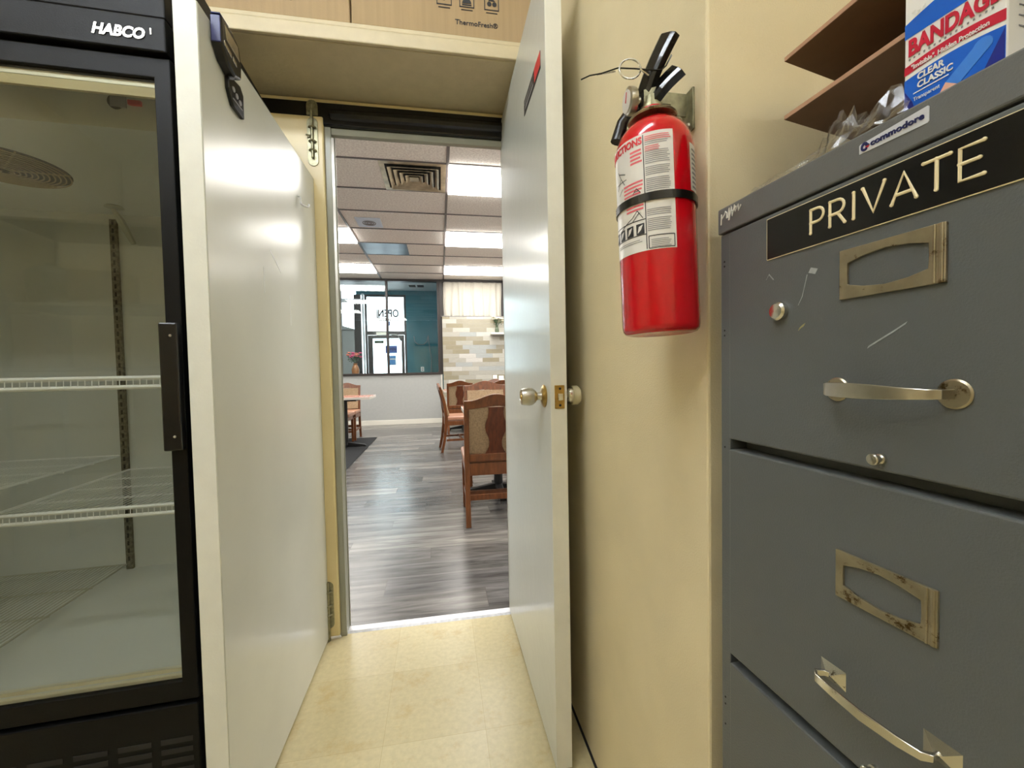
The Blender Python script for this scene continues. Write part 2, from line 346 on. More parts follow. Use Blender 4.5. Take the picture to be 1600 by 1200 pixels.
# closed narrow cream leaf beside the opening, with surface bolts
lf = struct('door_2', MB().box(-.925, -.4345, 1.790, 1.828, .012, 2.124), M_['cream'], bevel=.006)
def bolt(z0, z1, cup, down):
    yb = 1.790; xc = -.474
    mb = MB()
    def pill(za, zb, w_): return [(xc + w_ * math.cos(t), zb + w_ * math.sin(t)) for t in [PI * k / 8 for k in range(9)]] + [(xc + w_ * math.cos(t), za + w_ * math.sin(t)) for t in [PI + PI * k / 8 for k in range(9)]]
    mb.prism(pill(z0 + .02, z1 - .02, .020), yb - .0035, yb)
    b_ = mb.build('surface_bolt', M_['galv'], lf, bevel=.001)
    m2 = MB(); m2.tube([(xc, yb - .009, z0 + .03), (xc, yb - .009, z1 + (.045 if not down else -.0))], .0055, 10)
    for zz in (z0 + .06, (z0 + z1) / 2, z1 - .04):
        m2.tube([(xc - .013, yb - .004, zz), (xc - .008, yb - .013, zz), (xc, yb - .0165, zz), (xc + .008, yb - .013, zz), (xc + .013, yb - .004, zz)], .0035, 6)
    m2.tube([(xc, yb - .009, (z0 + z1) / 2 + .02), (xc - .022, yb - .014, (z0 + z1) / 2 + .02)], .0035, 8)
    if down: m2.tube([(xc, yb - .009, z0 + .04), (xc, yb - .009, .004)], .0055, 10)
    o = m2.build('bolt_rod', M_['galv'], b_, smooth=True)
    if cup:
        m3 = MB(); m3.prism([(xc + .021 * math.cos(t), cup + .024 + .021 * math.sin(t)) for t in [PI * k / 8 for k in range(9)]] + [(xc - .021, cup - .014), (xc + .021, cup - .014)], 1.7885, 1.7945)
        m3.tube([(xc - .013, 1.789, cup), (xc - .008, 1.779, cup), (xc + .008, 1.779, cup), (xc + .013, 1.789, cup)], .004, 6)
        m3.build('strike_plate', M_['galv'], b_, bevel=.001)
bolt(1.925, 2.115, 2.140, False)
bolt(.05, .245, None, True)

# open door leaf on the right, hinged at the far jamb
LX0, LX1, LY0, LY1 = .286, .331, 1.062, 1.822
lf = struct('door_1', MB().box(LX0, LX1, LY0, LY1, .012, 2.172), M_['door'], bevel=.0015)
MB().box(LX0 + .0008, LX1 - .0008, LY0 - .0012, LY0 + .0005, .013, 2.171).build('door_edge', M_['dooredge'], lf, label='worn white closing edge, coloured lighter for the light falling on it')
kz, ky = 1.026, 1.128
mb = MB(); mb.lathe([(.001, 0), (.031, 0), (.032, .002), (.028, .006), (.016, .010), (.001, .010)], (LX0, ky, kz), (-1, 0, 0), 32)
rs = mb.build('rosette', M_['brass'], lf, smooth=True)
mb = MB(); mb.lathe([(.001, .008), (.0125, .008), (.011, .012), (.011, .022), (.018, .027), (.024, .036), (.0255, .046), (.0235, .060), (.0215, .066), (.019, .0665), (.018, .064), (.001, .064)], (LX0, ky, kz), (-1, 0, 0), 36)
kb = mb.build('door_knob', M_['steel'], lf, smooth=True)
mb = MB(); mb.lathe([(.001, .0635), (.0175, .0635), (.017, .0655), (.009, .066), (.008, .068), (.001, .068)], (LX0, ky, kz), (-1, 0, 0), 24); mb.box(LX0 - .0688, LX0 - .067, ky - .0012, ky + .0012, kz - .005, kz + .005)
mb.build('key_cylinder', M_['brass'], kb, smooth=True)
mb = MB(); mb.lathe([(.001, 0), (.031, 0), (.030, .004), (.013, .009), (.011, .012), (.011, .015), (.020, .018), (.0235, .024), (.0235, .034), (.001, .034)], (LX1, ky, kz), (1, 0, 0), 32)
kb = mb.build('door_knob', M_['chrome'], lf, smooth=True)
mb = MB(); mb.lathe([(.001, .033), (.0262, .033), (.0272, .037), (.0268, .050), (.022, .056), (.001, .057)], (LX1, ky, kz), (1, 0, 0), 28)
mb.build('rubber_cap', M_['rubber'], kb, smooth=True, label='cream rubber bumper cap on the knob')
mb = MB(); mb.box(.2965, .3235, LY0 - .0035, LY0 - .001, kz - .030, kz + .032)
lp = mb.build('latch_plate', M_['brass'], lf, bevel=.0012)
mb = MB(); mb.lathe([(.001, -.002), (.0032, -.002), (.0034, .001), (.001, .002)], (.311, LY0 - .0035, kz + .023), (0, -1, 0), 12); mb.lathe([(.001, -.002), (.0032, -.002), (.0034, .001), (.001, .002)], (.311, LY0 - .0035, kz - .021), (0, -1, 0), 12)
mb.build('screw', M_['darkgap'], lp, smooth=True)
mb = MB(); mb.prism([(.304, LY0 - .003), (.319, LY0 - .003), (.319, LY0 - .006), (.306, LY0 - .013), (.304, LY0 - .012)], kz - .008, kz + .010, 'xy')
mb.build('latch_bolt', M_['chrome'], lp, bevel=.001)
# small sticker on the leaf
st = bpy.data.objects.new('sticker', None); C.objects.link(st); st.parent = lf; st.location = (LX0 - .0005, 1.325, 1.908); st.rotation_euler = (0, 0, -PI / 2)
mb = MB(); mb.box(0, .215, -.0005, .0004, 0, .046); mb.build('sticker_film', M_['darkgap'], st, label='dark lower field of the sticker')
mb = MB(); mb.box(.145, .215, -.0009, -.0005, .008, .046, 0)
mb.build('sticker_red_field', M_['redprint'], st, label='red end of the sticker')
mb = MB(); mb.box(.01, .135, -.0009, -.0005, .034, .037); mb.box(.01, .12, -.0009, -.0005, .026, .029); mb.box(.02, .13, -.0009, -.0005, .010, .018)
mb.build('sticker_print', M_['greyink'], st)
# ================================================================== SHELF OVER THE DOORWAY
sh = thing('wall_shelf', 'deep cream painted board shelf spanning above the doorway, carrying two cartons', 'shelf', (-.2, 1.835, 2.2))
mb = MB(); mb.box(-.95, .598, -.335, -.001, .0, .045); mb.build('shelf_board', M_['shelfw'], sh, bevel=.003)
mb = MB(); mb.box(-.95, .598, -.350, -.336, .001, .048); mb.box(-.95, .598, -.346, -.330, .0485, .066); mb.build('front_lip', M_['shelfw'], sh, bevel=.004)
mb = MB(); mb.box(-.95, .598, -.329, -.02, .0455, .066); mb.build('top_board', M_['cream'], sh)
def carton(x0, x1, label, right):
    t = thing('cardboard_box', label, 'box', ((x0 + x1) / 2, 1.66, 2.2665), 0, None)
    W = (x1 - x0) / 2
    mb = MB(); mb.box(-W, W, -.165, .15, 0, .34); mb.build('box_body', M_['card'], t, bevel=.004)
    mb = MB(); mb.box(-W, W, -.166, -.1655, .0, .0); 
    mb = MB(); mb.box(-.03, .03, -.16, .15, .3405, .342); mb.build('packing_tape', M_['cardedge'], t)
    mb = MB()
    tx = .082 if right else -.17
    tx = tx - (x0 + x1) / 2 if right else -.59 - (x0 + x1) / 2
    put_text(mb, 'ThermoFresh®', tx, .040 if right else .052, -.1662, .0235, fit=.150, bold=.012)
    if right:
        for k, xx in enumerate((.040, .118, .205)):
            xx -= (x0 + x1) / 2 + .02
            xx += 0
            sq = [(xx, .10), (xx + .052, .10), (xx + .052, .152), (xx, .152)]; iq = [(xx + .003, .103), (xx + .049, .103), (xx + .049, .149), (xx + .003, .149)]
            mb.ring(sq, iq, -.1668, -.1652)
            if k == 0: mb.tube([(xx + .026, -.166, .115), (xx + .026, -.166, .14)], .002, 6)
            if k == 1: mb.prism(arc(xx + .026, .114, .016, 0, 180, 8), -.1668, -.1652); mb.box(xx + .01, xx + .042, -.1668, -.1652, .107, .111)
            if k == 2: mb.prism(arc(xx + .018, .122, .008, 0, 360, 10)[:-1], -.1668, -.1652); mb.prism(arc(xx + .036, .122, .008, 0, 360, 10)[:-1], -.1668, -.1652); mb.prism([(xx + .014, .132), (xx + .038, .132), (xx + .026, .146)], -.1668, -.1652)
            mb.box(xx + .006, xx + .046, -.1668, -.1652, .090, .0925)
    mb.build('lettering', M_['ink'], t)
    return t
carton(-.78, -.2665, 'left brown cardboard carton on the high shelf above the doorway', False)
carton(-.262, .390, 'right brown cardboard carton on the high shelf, printed icons above its word', True)

# ================================================================== OFF-WHITE PANEL
pn = thing('slab_panel', 'tall off-white glossy slab panel on the floor between glass-door fridge and doorway', 'panel', (-.4995, .982, 0), PI / 2)
# local x runs away from the camera, local -y is the broad face towards the passage
mb = MB(); mb.box(0, .808, -.0235, .0235, .012, 1.877); mb.build('panel_slab', M_['panel'], pn, bevel=.002)
mb = MB(); mb.box(-.0012, .0006, -.022, .022, .013, 1.876); mb.build('panel_edge', M_['paneledge'], pn, label='narrow edge of the slab, the light falling on it put into its colour')
mb = MB(); mb.tube([(.605, -.0235, 1.725), (.605, -.030, 1.724), (.606, -.033, 1.700), (.612, -.040, 1.696), (.628, -.050, 1.697), (.632, -.052, 1.708)], .0035, 8); mb.build('hook', M_['white'], pn, smooth=True, label='small white L-shaped hook')
def mark(pts, wid, m, lab, par=None, y=-.0238, nm='scratch'):
    mb = MB(); mb.sweep([(a, y, b) for a, b in pts], (1, 0, 0) if abs(pts[0][1] - pts[-1][1]) > abs(pts[0][0] - pts[-1][0]) else (0, 0, 1), None, wid, .0004)
    mb.build(nm, m, par or pn, label=lab)
mark([(.335, 1.46), (.375, 1.44), (.415, 1.415)], .004, M_['white'], 'slanting white scratch')
mark([(.285, 1.40), (.287, 1.33)], .002, M_['white'], 'short vertical scratch')
mark([(.485, 1.36), (.487, 1.26)], .002, M_['white'], 'short vertical scratch')
# clip-on remote near the top corner
rm = thing('remote_clip', 'small dark navy and black clip-on remote hanging on top corner of white panel', 'remote', (-.4758, 1.055, 1.80), PI / 2)
mb = MB(); mb.prism([(-.028, .088), (.022, .092), (.056, .080), (.066, .045), (.062, .006), (.030, -.006), (-.004, .004), (-.028, .030)], -.024, 0); mb.build('case', M_['blkplastic'], rm, bevel=.005, seg=3)
mb = MB(); mb.box(-.030, -.0262, -.022, -.003, .030, .086); mb.box(-.028, .010, -.022, -.003, .0905, .0935); mb.build('navy_side', M_['navy'], rm, bevel=.001, label='navy blue end face')
mb = MB(); mb.prism([(-.014, .078), (.046, .074), (.054, .044), (-.006, .050)], -.0252, -.0235); mb.build('display', M_['steelworn'], rm, bevel=.0008)
mb = MB(); mb.prism([(-.02, .040), (.012, .034), (.012, .024), (-.018, .030)], -.0256, -.0235); mb.prism([(.020, .034), (.036, .030), (.036, .020), (.020, .024)], -.0256, -.0235); mb.build('button', M_['chrome'], rm, bevel=.0006)
mb = MB(); mb.prism([(.030, .0), (.088, .010), (.104, -.004), (.104, -.062), (.050, -.060), (.030, -.030)], -.010, 0); fob = mb.build('lower_tag', M_['blkplastic'], rm, bevel=.002)
mb = MB()
for k in range(3): mb.lathe([(.001, 0), (.0065, 0), (.006, .0015), (.001, .0018)], (.05 + .016 * k, -.010, -.022 - .006 * k), (0, -1, 0), 14)
mb.box(.046, .094, -.0108, -.0098, -.046, -.0435); mb.build('tag_dots', M_['greyink'], fob)

# ================================================================== GLASS-DOOR FRIDGE
FR = rad(2.5)
fg = thing('display_fridge', 'black glass-door display fridge with white wire shelves at the left', 'fridge', (-.53, 1.0, 0), FR)
UW = 1.04; D = .74; IB = .68; U1 = -.022; U0 = -UW + .022; ZT = 1.76; ZF = .43
mb = MB()
mb.box(-UW, -.006, .012, D, .05, ZF - .012)                      # bottom machine housing
mb.box(-UW, -.006, .012, D, 1.80, 2.02)                          # top
mb.box(-.020, -.006, .012, D, ZF - .012, 1.80); mb.box(-UW, -UW + .014, .012, D, ZF - .012, 1.80); mb.box(-UW, -.006, D - .02, D, ZF - .012, 1.80)
mb.build('cabinet_body', M_['fblack'], fg, bevel=.003)
mb = MB()
mb.box(U0, U1, .012, IB + .03, ZF - .012, ZF); mb.box(U0, U1, IB, IB + .03, ZF, 1.78); mb.box(U1 - .004, U1 + .002, .012, IB, ZF, 1.78); mb.box(U0 - .002, U0 + .004, .012, IB, ZF, 1.78)
mb.box(U0, U1, .012, IB, 1.76, 1.78)
mb.build('inner_liner', M_['fin'], fg)
mb = MB(); mb.box(U0, -.045, .10, IB, 1.66, 1.665); mb.box(U0, -.045, .095, .10, 1.66, 1.76); mb.prism([(-.045, 1.66), (-.024, 1.64), (-.024, 1.76), (-.045, 1.76)], .10, IB)
ev = mb.build('evaporator_housing', M_['fin'], fg)
mb = MB()
fc = (-.565, .335)
for k in range(11):
    r = .02 + .0105 * k; mb.tube([(fc[0] + r * math.cos(t), fc[1] + r * math.sin(t), 1.6545 - .0009 * (11 - k)) for t in [2 * PI * j / 36 for j in range(36)]], .0017, 5, closed=True)
for j in range(6):
    t = 2 * PI * j / 6 + .3; mb.tube([(fc[0] + .015 * math.cos(t), fc[1] + .015 * math.sin(t), 1.648), (fc[0] + .128 * math.cos(t), fc[1] + .128 * math.sin(t), 1.657)], .0022, 5)
mb.build('fan_guard', M_['fanw'], ev, smooth=True)
mb = MB(); mb.lathe([(.001, 0), (.128, 0), (.128, .001), (.001, .001)], (fc[0], fc[1], 1.6588), (0, 0, 1), 40); mb.build('fan_opening', M_['dark'], ev)
mb = MB(); mb.lathe([(.001, 0), (.022, 0), (.026, -.004), (.001, -.004)], (-.48, .60, 1.66), (0, 0, 1), 16); mb.tube([(-.49, .61, 1.655), (-.475, .62, 1.62), (-.452, .64, 1.55)], [.006, .012, .008], 8)
mb.build('drain_hose', M_['wiregrey'], ev, smooth=True)
mb = MB(); mb.box(-.175, -.145, .0905, .0945, 1.705, 1.73); mb.box(-.14, -.115, .088, .0945, 1.712, 1.722, 1); mb.lathe([(.001, 0), (.016, 0), (.015, .004), (.001, .004)], (-.166, .095, 1.717), (0, -1, 0), 18, 2)
mb.build('thermostat', [M_['greyink'], M_['redprint'], M_['dark']], ev)
# header, door frame and grille
mb = MB(); mb.box(-UW, -.008, -.016, .012, 1.833, 2.02); mb.build('upper_fascia', M_['fblack'], fg, bevel=.003)
mb = MB(); mb.box(-UW, -.006, -.022, .012, 1.762, 1.830); hd = mb.build('name_fascia', M_['fblack'], fg, bevel=.003)
mb = MB(); put_text(mb, 'HABCO', -.133, 1.783, -.0232, .029, fit=.092, bold=.038, shear=.25); mb.build('lettering', M_['steel'], hd)
mb = MB(); mb.box(-.0325, -.0300, -.0235, -.0222, 1.794, 1.806); mb.build('trade_mark', M_['steel'], hd)
GX0, GX1, GZ0, GZ1 = -.498, -.036, .442, 1.716
o_ = [(-.528, .400), (-.006, .400), (-.006, 1.758), (-.528, 1.758)]; i_ = [(GX0, GZ0), (GX1, GZ0), (GX1, GZ1), (GX0, GZ1)]
def fdoor(dx, nm='door'):
    mb = MB(); mb.ring([(a + dx, b) for a, b in o_], [(a + dx, b) for a, b in i_], -.010, .010)
    d = mb.build(nm, M_['fblack'], fg, bevel=.002)
    mb = MB(); mb.box(GX0 + dx, GX1 + dx, -.004, -.001, GZ0, GZ1); mb.build('glass_pane', M_['fglass'], d)
    mb = MB(); mb.box(GX0 + dx, GX1 + dx, .001, .009, GZ1 - .014, GZ1 - .004); mb.box(GX0 + dx, GX1 + dx, .001, .009, GZ0 + .001, GZ0 + .008); mb.box(GX0 + dx, GX1 + dx, .010, .020, GZ0 + .010, GZ0 + .018)
    mb.build('glazing_trim', M_['falu'], d)
    mb = MB(); mb.box(GX0 + dx, GX1 + dx, .001, .008, GZ1 - .034, GZ1 - .015); mb.build('beige_band', M_['fbeige'], d)  # last piece: beige band across the pane just below its top trim
    mb = MB(); mb.box(GX1 + dx - .004, GX1 + .030 + dx, -.030, -.010, .945, 1.212); hn = mb.build('handle', M_['blkplastic'], d, bevel=.003)
    mb = MB()
    for zz in (.975, 1.185): mb.lathe([(.001, 0), (.003, 0), (.0025, .0015), (.001, .0018)], (GX1 + .018 + dx, -.030, zz), (0, -1, 0), 10)
    mb.build('screw', M_['steel'], hn)
fdoor(0); fdoor(-.526)
mb = MB(); mb.box(-UW, -.006, -.014, .012, .05, .392); gr = mb.build('lower_fascia', M_['fblack'], fg, bevel=.003)
mb = MB()
for r in range(9):
    for cidx in range(13):
        x1 = -.018 - cidx * .078; z1 = .322 - r * .022
        if x1 - .062 < -UW: continue
        mb.box(x1 - .060, x1, -.0150, -.0138, z1 - .011, z1)
mb.build('vent_slots', M_['dark'], gr)
# slotted standards
for xx, yy in ((-.528, IB - .012), (-.05, IB - .012)):
    mb = MB(); mb.box(xx - .010, xx + .010, yy, yy + .011, ZF, 1.64)
    pz = mb.build('slotted_standard', M_['pil'], fg)
    mb = MB()
    for k in range(44): mb.box(xx - .003, xx + .003, yy - .0008, yy + .0002, ZF + .03 + .027 * k, ZF + .045 + .027 * k)
    mb.build('slots', M_['dark'], pz)
def wshelf(u0, u1, v0, v1, z, m=M_['wire'], dbl=.020, n=None, cross=3):
    mb = MB(); R_ = .0030
    for vv, r_ in ((v0, .0048), (v1, R_)): mb.tube([(u0, vv, z), (u1, vv, z)], r_, 8)
    for uu in (u0, u1): mb.tube([(uu, v0, z), (uu, v1, z)], R_, 6)
    mb.tube([(u0, v0, z - dbl), (u1, v0, z - dbl)], .0048, 8)
    for k in range(cross): 
        vv = v0 + (v1 - v0) * (k + 1) / (cross + 1); mb.tube([(u0, vv, z - .004), (u1, vv, z - .004)], R_, 6)
    n = n or int((u1 - u0) / .0125)
    for k in range(1, n):
        uu = u0 + (u1 - u0) * k / n; mb.tube([(uu, v1, z + .001), (uu, v0 - .002, z + .001), (uu, v0 - .003, z - dbl)], .0012, 4)
    return mb.build('wire_shelf', m, fg, smooth=True)
wshelf(-.508, -.028, .165, .655, .782)
wshelf(-.508, -.028, .045, .645, 1.099)
wshelf(-1.01, -.535, .20, .655, .832)
wshelf(-1.01, -.535, .06, .645, 1.099)
wshelf(-1.01, -.530, .04, .655, .452, m=M_['wiregrey'], dbl=.012)
mb = MB(); mb.box(U0 + .01, -.54, .62, .655, .84, .852); 
mb = MB(); mb.tube([(-.058, .30, 1.075), (-.058, .30, 1.0)], .003, 8); mb.box(-.063, -.053, .296, .304, 1.070, 1.080); mb.box(-.063, -.053, .296, .304, .996, 1.006); mb.build('thermometer', M_['wiregrey'], fg, label='tiny thermometer hanging under the shelf')

# ================================================================== FIRE EXTINGUISHER
AX = Vector((.325, .588, 0)); tilt = rad(1.8)
vdir = Vector((.33, .585, 0)).normalized(); rdir = Vector((vdir.y, -vdir.x, 0))
ex = thing('fire_extinguisher', 'red fire extinguisher with instruction label hanging on the cream wall', 'fire extinguisher', (.331, .584, 1.15), math.atan2(rdir.y, rdir.x))
ex.rotation_euler = (0, -tilt, math.atan2(rdir.y, rdir.x))
# local: x to the viewer's right, y away from viewer, z up
R = .0555
prof = [(.001, .004), (.030, .003), (.046, .000), (.051, .0015), (.0545, .006), (R, .012), (R, .268)] + [(R * math.cos(t) ** .9 if t < 1.5 else .016, .268 + .050 * math.sin(t)) for t in [PI / 2 * k / 10 for k in range(1, 9)]] + [(.018, .318), (.0165, .334), (.001, .334)]
mb = MB(); mb.lathe(prof, seg=64); mb.build('cylinder', M_['red'], ex, smooth=True)
def cyl_(v, rr=R):   # (arc length, outward, height) -> wrapped round the tank, phi measured from the viewer
    ph = v[0] / R; r_ = rr - v[1]
    return (r_ * math.sin(ph), -r_ * math.cos(ph), v[2])
mb = MB()
a0, a1 = rad(-118), rad(27); n = 30; vs = []; fs = []
for zz in (.114, .275):
    for k in range(n + 1):
        t = a0 + (a1 - a0) * k / n; vs.append(((R + .0004) * math.sin(t), -(R + .0004) * math.cos(t), zz))
fs = [(k, k + 1, n + 2 + k, n + 1 + k) for k in range(n)]
mb.add(vs, fs); lb = mb.build('instruction_label', M_['label'], ex, smooth=True)
F_ = lambda v: cyl_(v, R + .0007)
def bars(mb, x0, x1, z1, z0, step, th, mi=0, jag=.15):
    z = z1
    while z > z0:
        xe = x1 - (x1 - x0) * random.random() * jag; n = max(2, int((xe - x0) / .003)); vs = []
        for k in range(n + 1):
            xx = x0 + (xe - x0) * k / n; vs += [F_((xx, 0, z)), F_((xx, 0, z - th))]
        mb.add(vs, [(2 * k, 2 * k + 2, 2 * k + 3, 2 * k + 1) for k in range(n)], mi); z -= step
s1 = rad(27) * R; s0 = rad(-90) * R; sm = rad(-14) * R
mb = MB(); put_text(mb, 'INSTRUCTIONS', sm - .0855, .2620, 0, .0135, fn=F_, bold=.03, fit=.084, rot=-.0)
mb.build('label_heading', M_['redprint'], lb)
mb = MB()
for k in range(4): bars(mb, sm - .020, sm - .002, .256 - k * .0052, .254 - k * .0052, .02, .0028, jag=.2)
bars(mb, sm + .002, s1 - .003, .270, .264, .0026, .0012)
bars(mb, sm + .002, s1 - .018, .256, .250, .0026, .0012)
for k in range(4): bars(mb, sm - .034, sm - .002, .213 - k * .0052, .212 - k * .0052, .02, .0026)
bars(mb, sm - .03, sm - .002, .180, .172, .005, .0026)
mb.build('red_print', M_['pinkink'], lb)
mb = MB()
for za, zb in ((.262, .257), (.249, .232), (.228, .216), (.212, .196), (.170, .162), (.157, .140)): bars(mb, sm + .002, s1 - .005, za, zb, .0026, .0011, jag=.12)
bars(mb, sm - .055, sm - .004, .131, .127, .0025, .001)
bars(mb, sm + .006, s1 - .007, .128, .118, .0024, .001)
mb.build('small_print', M_['greyink'], lb)
mb = MB()
def line_(x0, z0, x1, z1, wd=.0006):
    n = 6; vs = []
    dx, dz = x1 - x0, z1 - z0; l_ = math.hypot(dx, dz); nx, nz = -dz / l_ * wd, dx / l_ * wd
    for k in range(n + 1):
        x = x0 + dx * k / n; z = z0 + dz * k / n; vs += [F_((x + nx, -.0001, z + nz)), F_((x - nx, -.0001, z - nz))]
    mb.add(vs, [(2 * k, 2 * k + 2, 2 * k + 3, 2 * k + 1) for k in range(n)])
for xx in (sm,): line_(xx, .273, xx, .116)
for zz in (.192, .158, .137): line_(sm - .06, zz - .0, sm, zz)
line_(sm + .003, .133, s1 - .003, .133); line_(sm + .003, .116, s1 - .003, .116); line_(sm + .003, .116, sm + .003, .133); line_(s1 - .003, .116, s1 - .003, .133)
# little line drawings: a figure, a hand with pin, the nozzle sweep
for a, b, c_, d_ in ((-.047, .240, -.040, .228), (-.040, .228, -.050, .214), (-.040, .228, -.032, .216), (-.044, .236, -.030, .230), (-.052, .222, -.028, .222), (-.046, .205, -.036, .212),
                     (-.018, .196, -.012, .203), (-.012, .203, -.006, .196), (-.016, .199, -.008, .199), (-.050, .150, -.020, .164), (-.020, .164, -.012, .172), (-.012, .172, -.004, .160), (-.020, .158, -.010, .168)):
    line_(sm + a, b, sm + c_, d_, .0005)
for k in range(4):
    x0 = sm - .0145 - k * .0165; vs = [F_((x0 + dx, -.0001, z)) for dx, z in ((0, .138), (.004, .138), (.008, .138), (.012, .138), (.012, .153), (.008, .153), (.004, .153), (0, .153))]
    mb.add(vs, [(0, 1, 6, 7), (1, 2, 5, 6), (2, 3, 4, 5)])
mb.build('diagrams', M_['ink'], lb)
mb = MB()
for k in range(4):
    x0 = sm - .0145 - k * .0165
    mb.add([F_((x0 + .002, -.0003, .140)), F_((x0 + .007, -.0003, .144)), F_((x0 + .010, -.0003, .151)), F_((x0 + .004, -.0003, .149))], [(0, 1, 2, 3)])
mb.build('pictogram_marks', M_['label'], lb)
mb = MB(); vs = []
for zz in (.196, .262):
    for k in range(7):
        t = rad(58 + 5 * k); vs.append(((R + .0004) * math.sin(t), -(R + .0004) * math.cos(t), zz))
mb.add(vs, [(k, k + 1, 8 + k, 7 + k) for k in range(6)]); sl = mb.build('side_label', M_['label'], ex)
mb = MB()
for k in range(9):
    zz = .200 + k * .0065; vs = []
    for j in range(4): t = rad(62 + 6 * j); vs += [((R + .0008) * math.sin(t), -(R + .0008) * math.cos(t), zz), ((R + .0008) * math.sin(t), -(R + .0008) * math.cos(t), zz + .003)]
    mb.add(vs, [(2 * j, 2 * j + 2, 2 * j + 3, 2 * j + 1) for j in range(3)])
mb.build('side_print', M_['greyink'], sl)
# strap
mb = MB(); n = 48; vs = []
for k in range(n):
    t = 2 * PI * k / n
    for rr_, zz in ((R + .0006, -.0055), (R + .0026, -.0055), (R + .0026, .0055), (R + .0006, .0055)): vs.append((rr_ * math.sin(t), -rr_ * math.cos(t), .187 + zz))
mb.add(vs, [(4 * k + j, 4 * k + (j + 1) % 4, 4 * ((k + 1) % n) + (j + 1) % 4, 4 * ((k + 1) % n) + j) for k in range(n) for j in range(4)])
mb.build('strap', M_['blkplastic'], ex, smooth=True, label='black rubber strap round the tank')
# collar, valve, gauge, levers, pin
mb = MB(); mb.lathe([(.019, .317), (.034, .3175), (.0355, .320), (.033, .3225), (.019, .323)], seg=40); mb.build('collar_ring', M_['steelworn'], ex, smooth=True)
mb = MB(); mb.lathe([(.001, .333), (.0165, .333), (.0165, .338), (.0125, .340), (.0125, .352), (.001, .352)], seg=24); mb.box(-.010, .010, -.009, .009, .345, .362)
vb = mb.build('valve', M_['galv'], ex, smooth=True)
mb = MB(); mb.lathe([(.0168, .324), (.0172, .326), (.0172, .332), (.0150, .334)], seg=24); mb.build('neck_band', M_['red'], ex, smooth=True)
mb = MB(); gx = Vector((-.040, -.006, .352)); ga = Vector((-.90, -.43, -.04)).normalized()
mb.lathe([(.001, 0), (.006, 0), (.006, .012), (.0185, .014), (.0195, .018), (.0195, .024), (.0165, .0255), (.001, .0235)], gx - ga * .022 + Vector((.008, 0, 0)), ga, 32)
g_ = mb.build('gauge', M_['steel'], ex, smooth=True)
mb = MB(); gf = gx - ga * .022 + Vector((.008, 0, 0)) + ga * .0262; mb.lathe([(.001, 0), (.0155, -.0006), (.0155, 0), (.001, .0004)], gf, ga, 24); mb.build('dial', M_['label'], g_)
mb = MB(); mb.box(-.0008, .0008, -.0004, .0004, -.002, .012, 0, Matrix.Translation(gf + ga * .0008) @ Matrix.Rotation(math.atan2(ga.y, ga.x) + PI / 2, 4, 'Z') @ Matrix.Rotation(.4, 4, 'Y')); mb.build('needle', M_['redprint'], g_)
def chan(p0, p1, w0, w1, dep, flip):
    """channel-section lever from p0 to p1, open side down"""
    p0 = Vector(p0); p1 = Vector(p1); t = (p1 - p0).normalized(); side = Vector((.80, -.60, 0)); side = (side - t * side.dot(t)).normalized(); nn = t.cross(side).normalized() * flip
    mb = MB(); th = .0018
    rows = []
    for k in range(7):
        f = k / 6; p = p0 + (p1 - p0) * f; w_ = (w0 + (w1 - w0) * f) / 2; bend = nn * (.004 * math.sin(PI * f))
        rows.append([p + bend + side * a + nn * b for a, b in ((-w_, -dep), (-w_, 0), (-w_ * .6, .003), (w_ * .6, .003), (w_, 0), (w_, -dep), (w_ - th, -dep), (w_ - th, -th), (-w_ + th, -th), (-w_ + th, -dep))])
    vs = [q for r_ in rows for q in r_]; m_ = 10
    fs = [(i * m_ + j, i * m_ + (j + 1) % m_, (i + 1) * m_ + (j + 1) % m_, (i + 1) * m_ + j) for i in range(6) for j in range(m_)]
    fs += [tuple(range(m_))[::-1], tuple(6 * m_ + j for j in range(m_))]
    mb.add(vs, fs); return mb
chan((-.020, .004, .345), (.026, -.012, .431), .026, .031, .010, -1).build('operating_lever', M_['blkpaint'], ex, bevel=.001)
chan((-.012, .004, .342), (.036, -.010, .381), .030, .034, .011, -1).build('carrying_handle', M_['blkpaint'], ex, bevel=.001)
mb = MB(); pc = Vector((-.028, -.016, .393)); pa = Vector((.30, -.95, .1)).normalized(); b1 = pa.orthogonal().normalized(); b2 = pa.cross(b1)
mb.tube([pc + (b1 * math.cos(t) + b2 * math.sin(t)) * .0155 for t in [2 * PI * k / 28 for k in range(28)]], .0014, 8, closed=True)
mb.tube([pc + Vector((.014, 0, -.004)), pc + Vector((.034, .012, -.018))], .0016, 8)
pr = mb.build('pull_pin', M_['chrome'], ex, smooth=True)
mb = MB(); mb.tube([(-.102, -.006, .4045), (-.088, -.008, .4055), (-.070, -.012, .401), (-.045, -.018, .398), (-.020, -.016, .391), (.002, -.014, .384), (.016, -.018, .378), (.022, -.012, .386), (.030, -.010, .400)], .0011, 6)
for k in range(14): mb.lathe([(.0006, -.0006), (.0017, 0), (.0006, .0006)], (-.076 + .002 * k, -.0115, .4012 - .0002 * k), (1, 0, 0), 8)
mb.build('tamper_tie', M_['blkplastic'], ex, smooth=True, label='thin black plastic seal tie through the pin ring')
mb = MB(); mb.tube([(-.012, .006, .350), (-.030, .010, .345), (-.044, .012, .332), (-.052, .012, .305)], [.009, .010, .009, .0115], 12); mb.build('discharge_nozzle', M_['blkplastic'], ex, smooth=True)
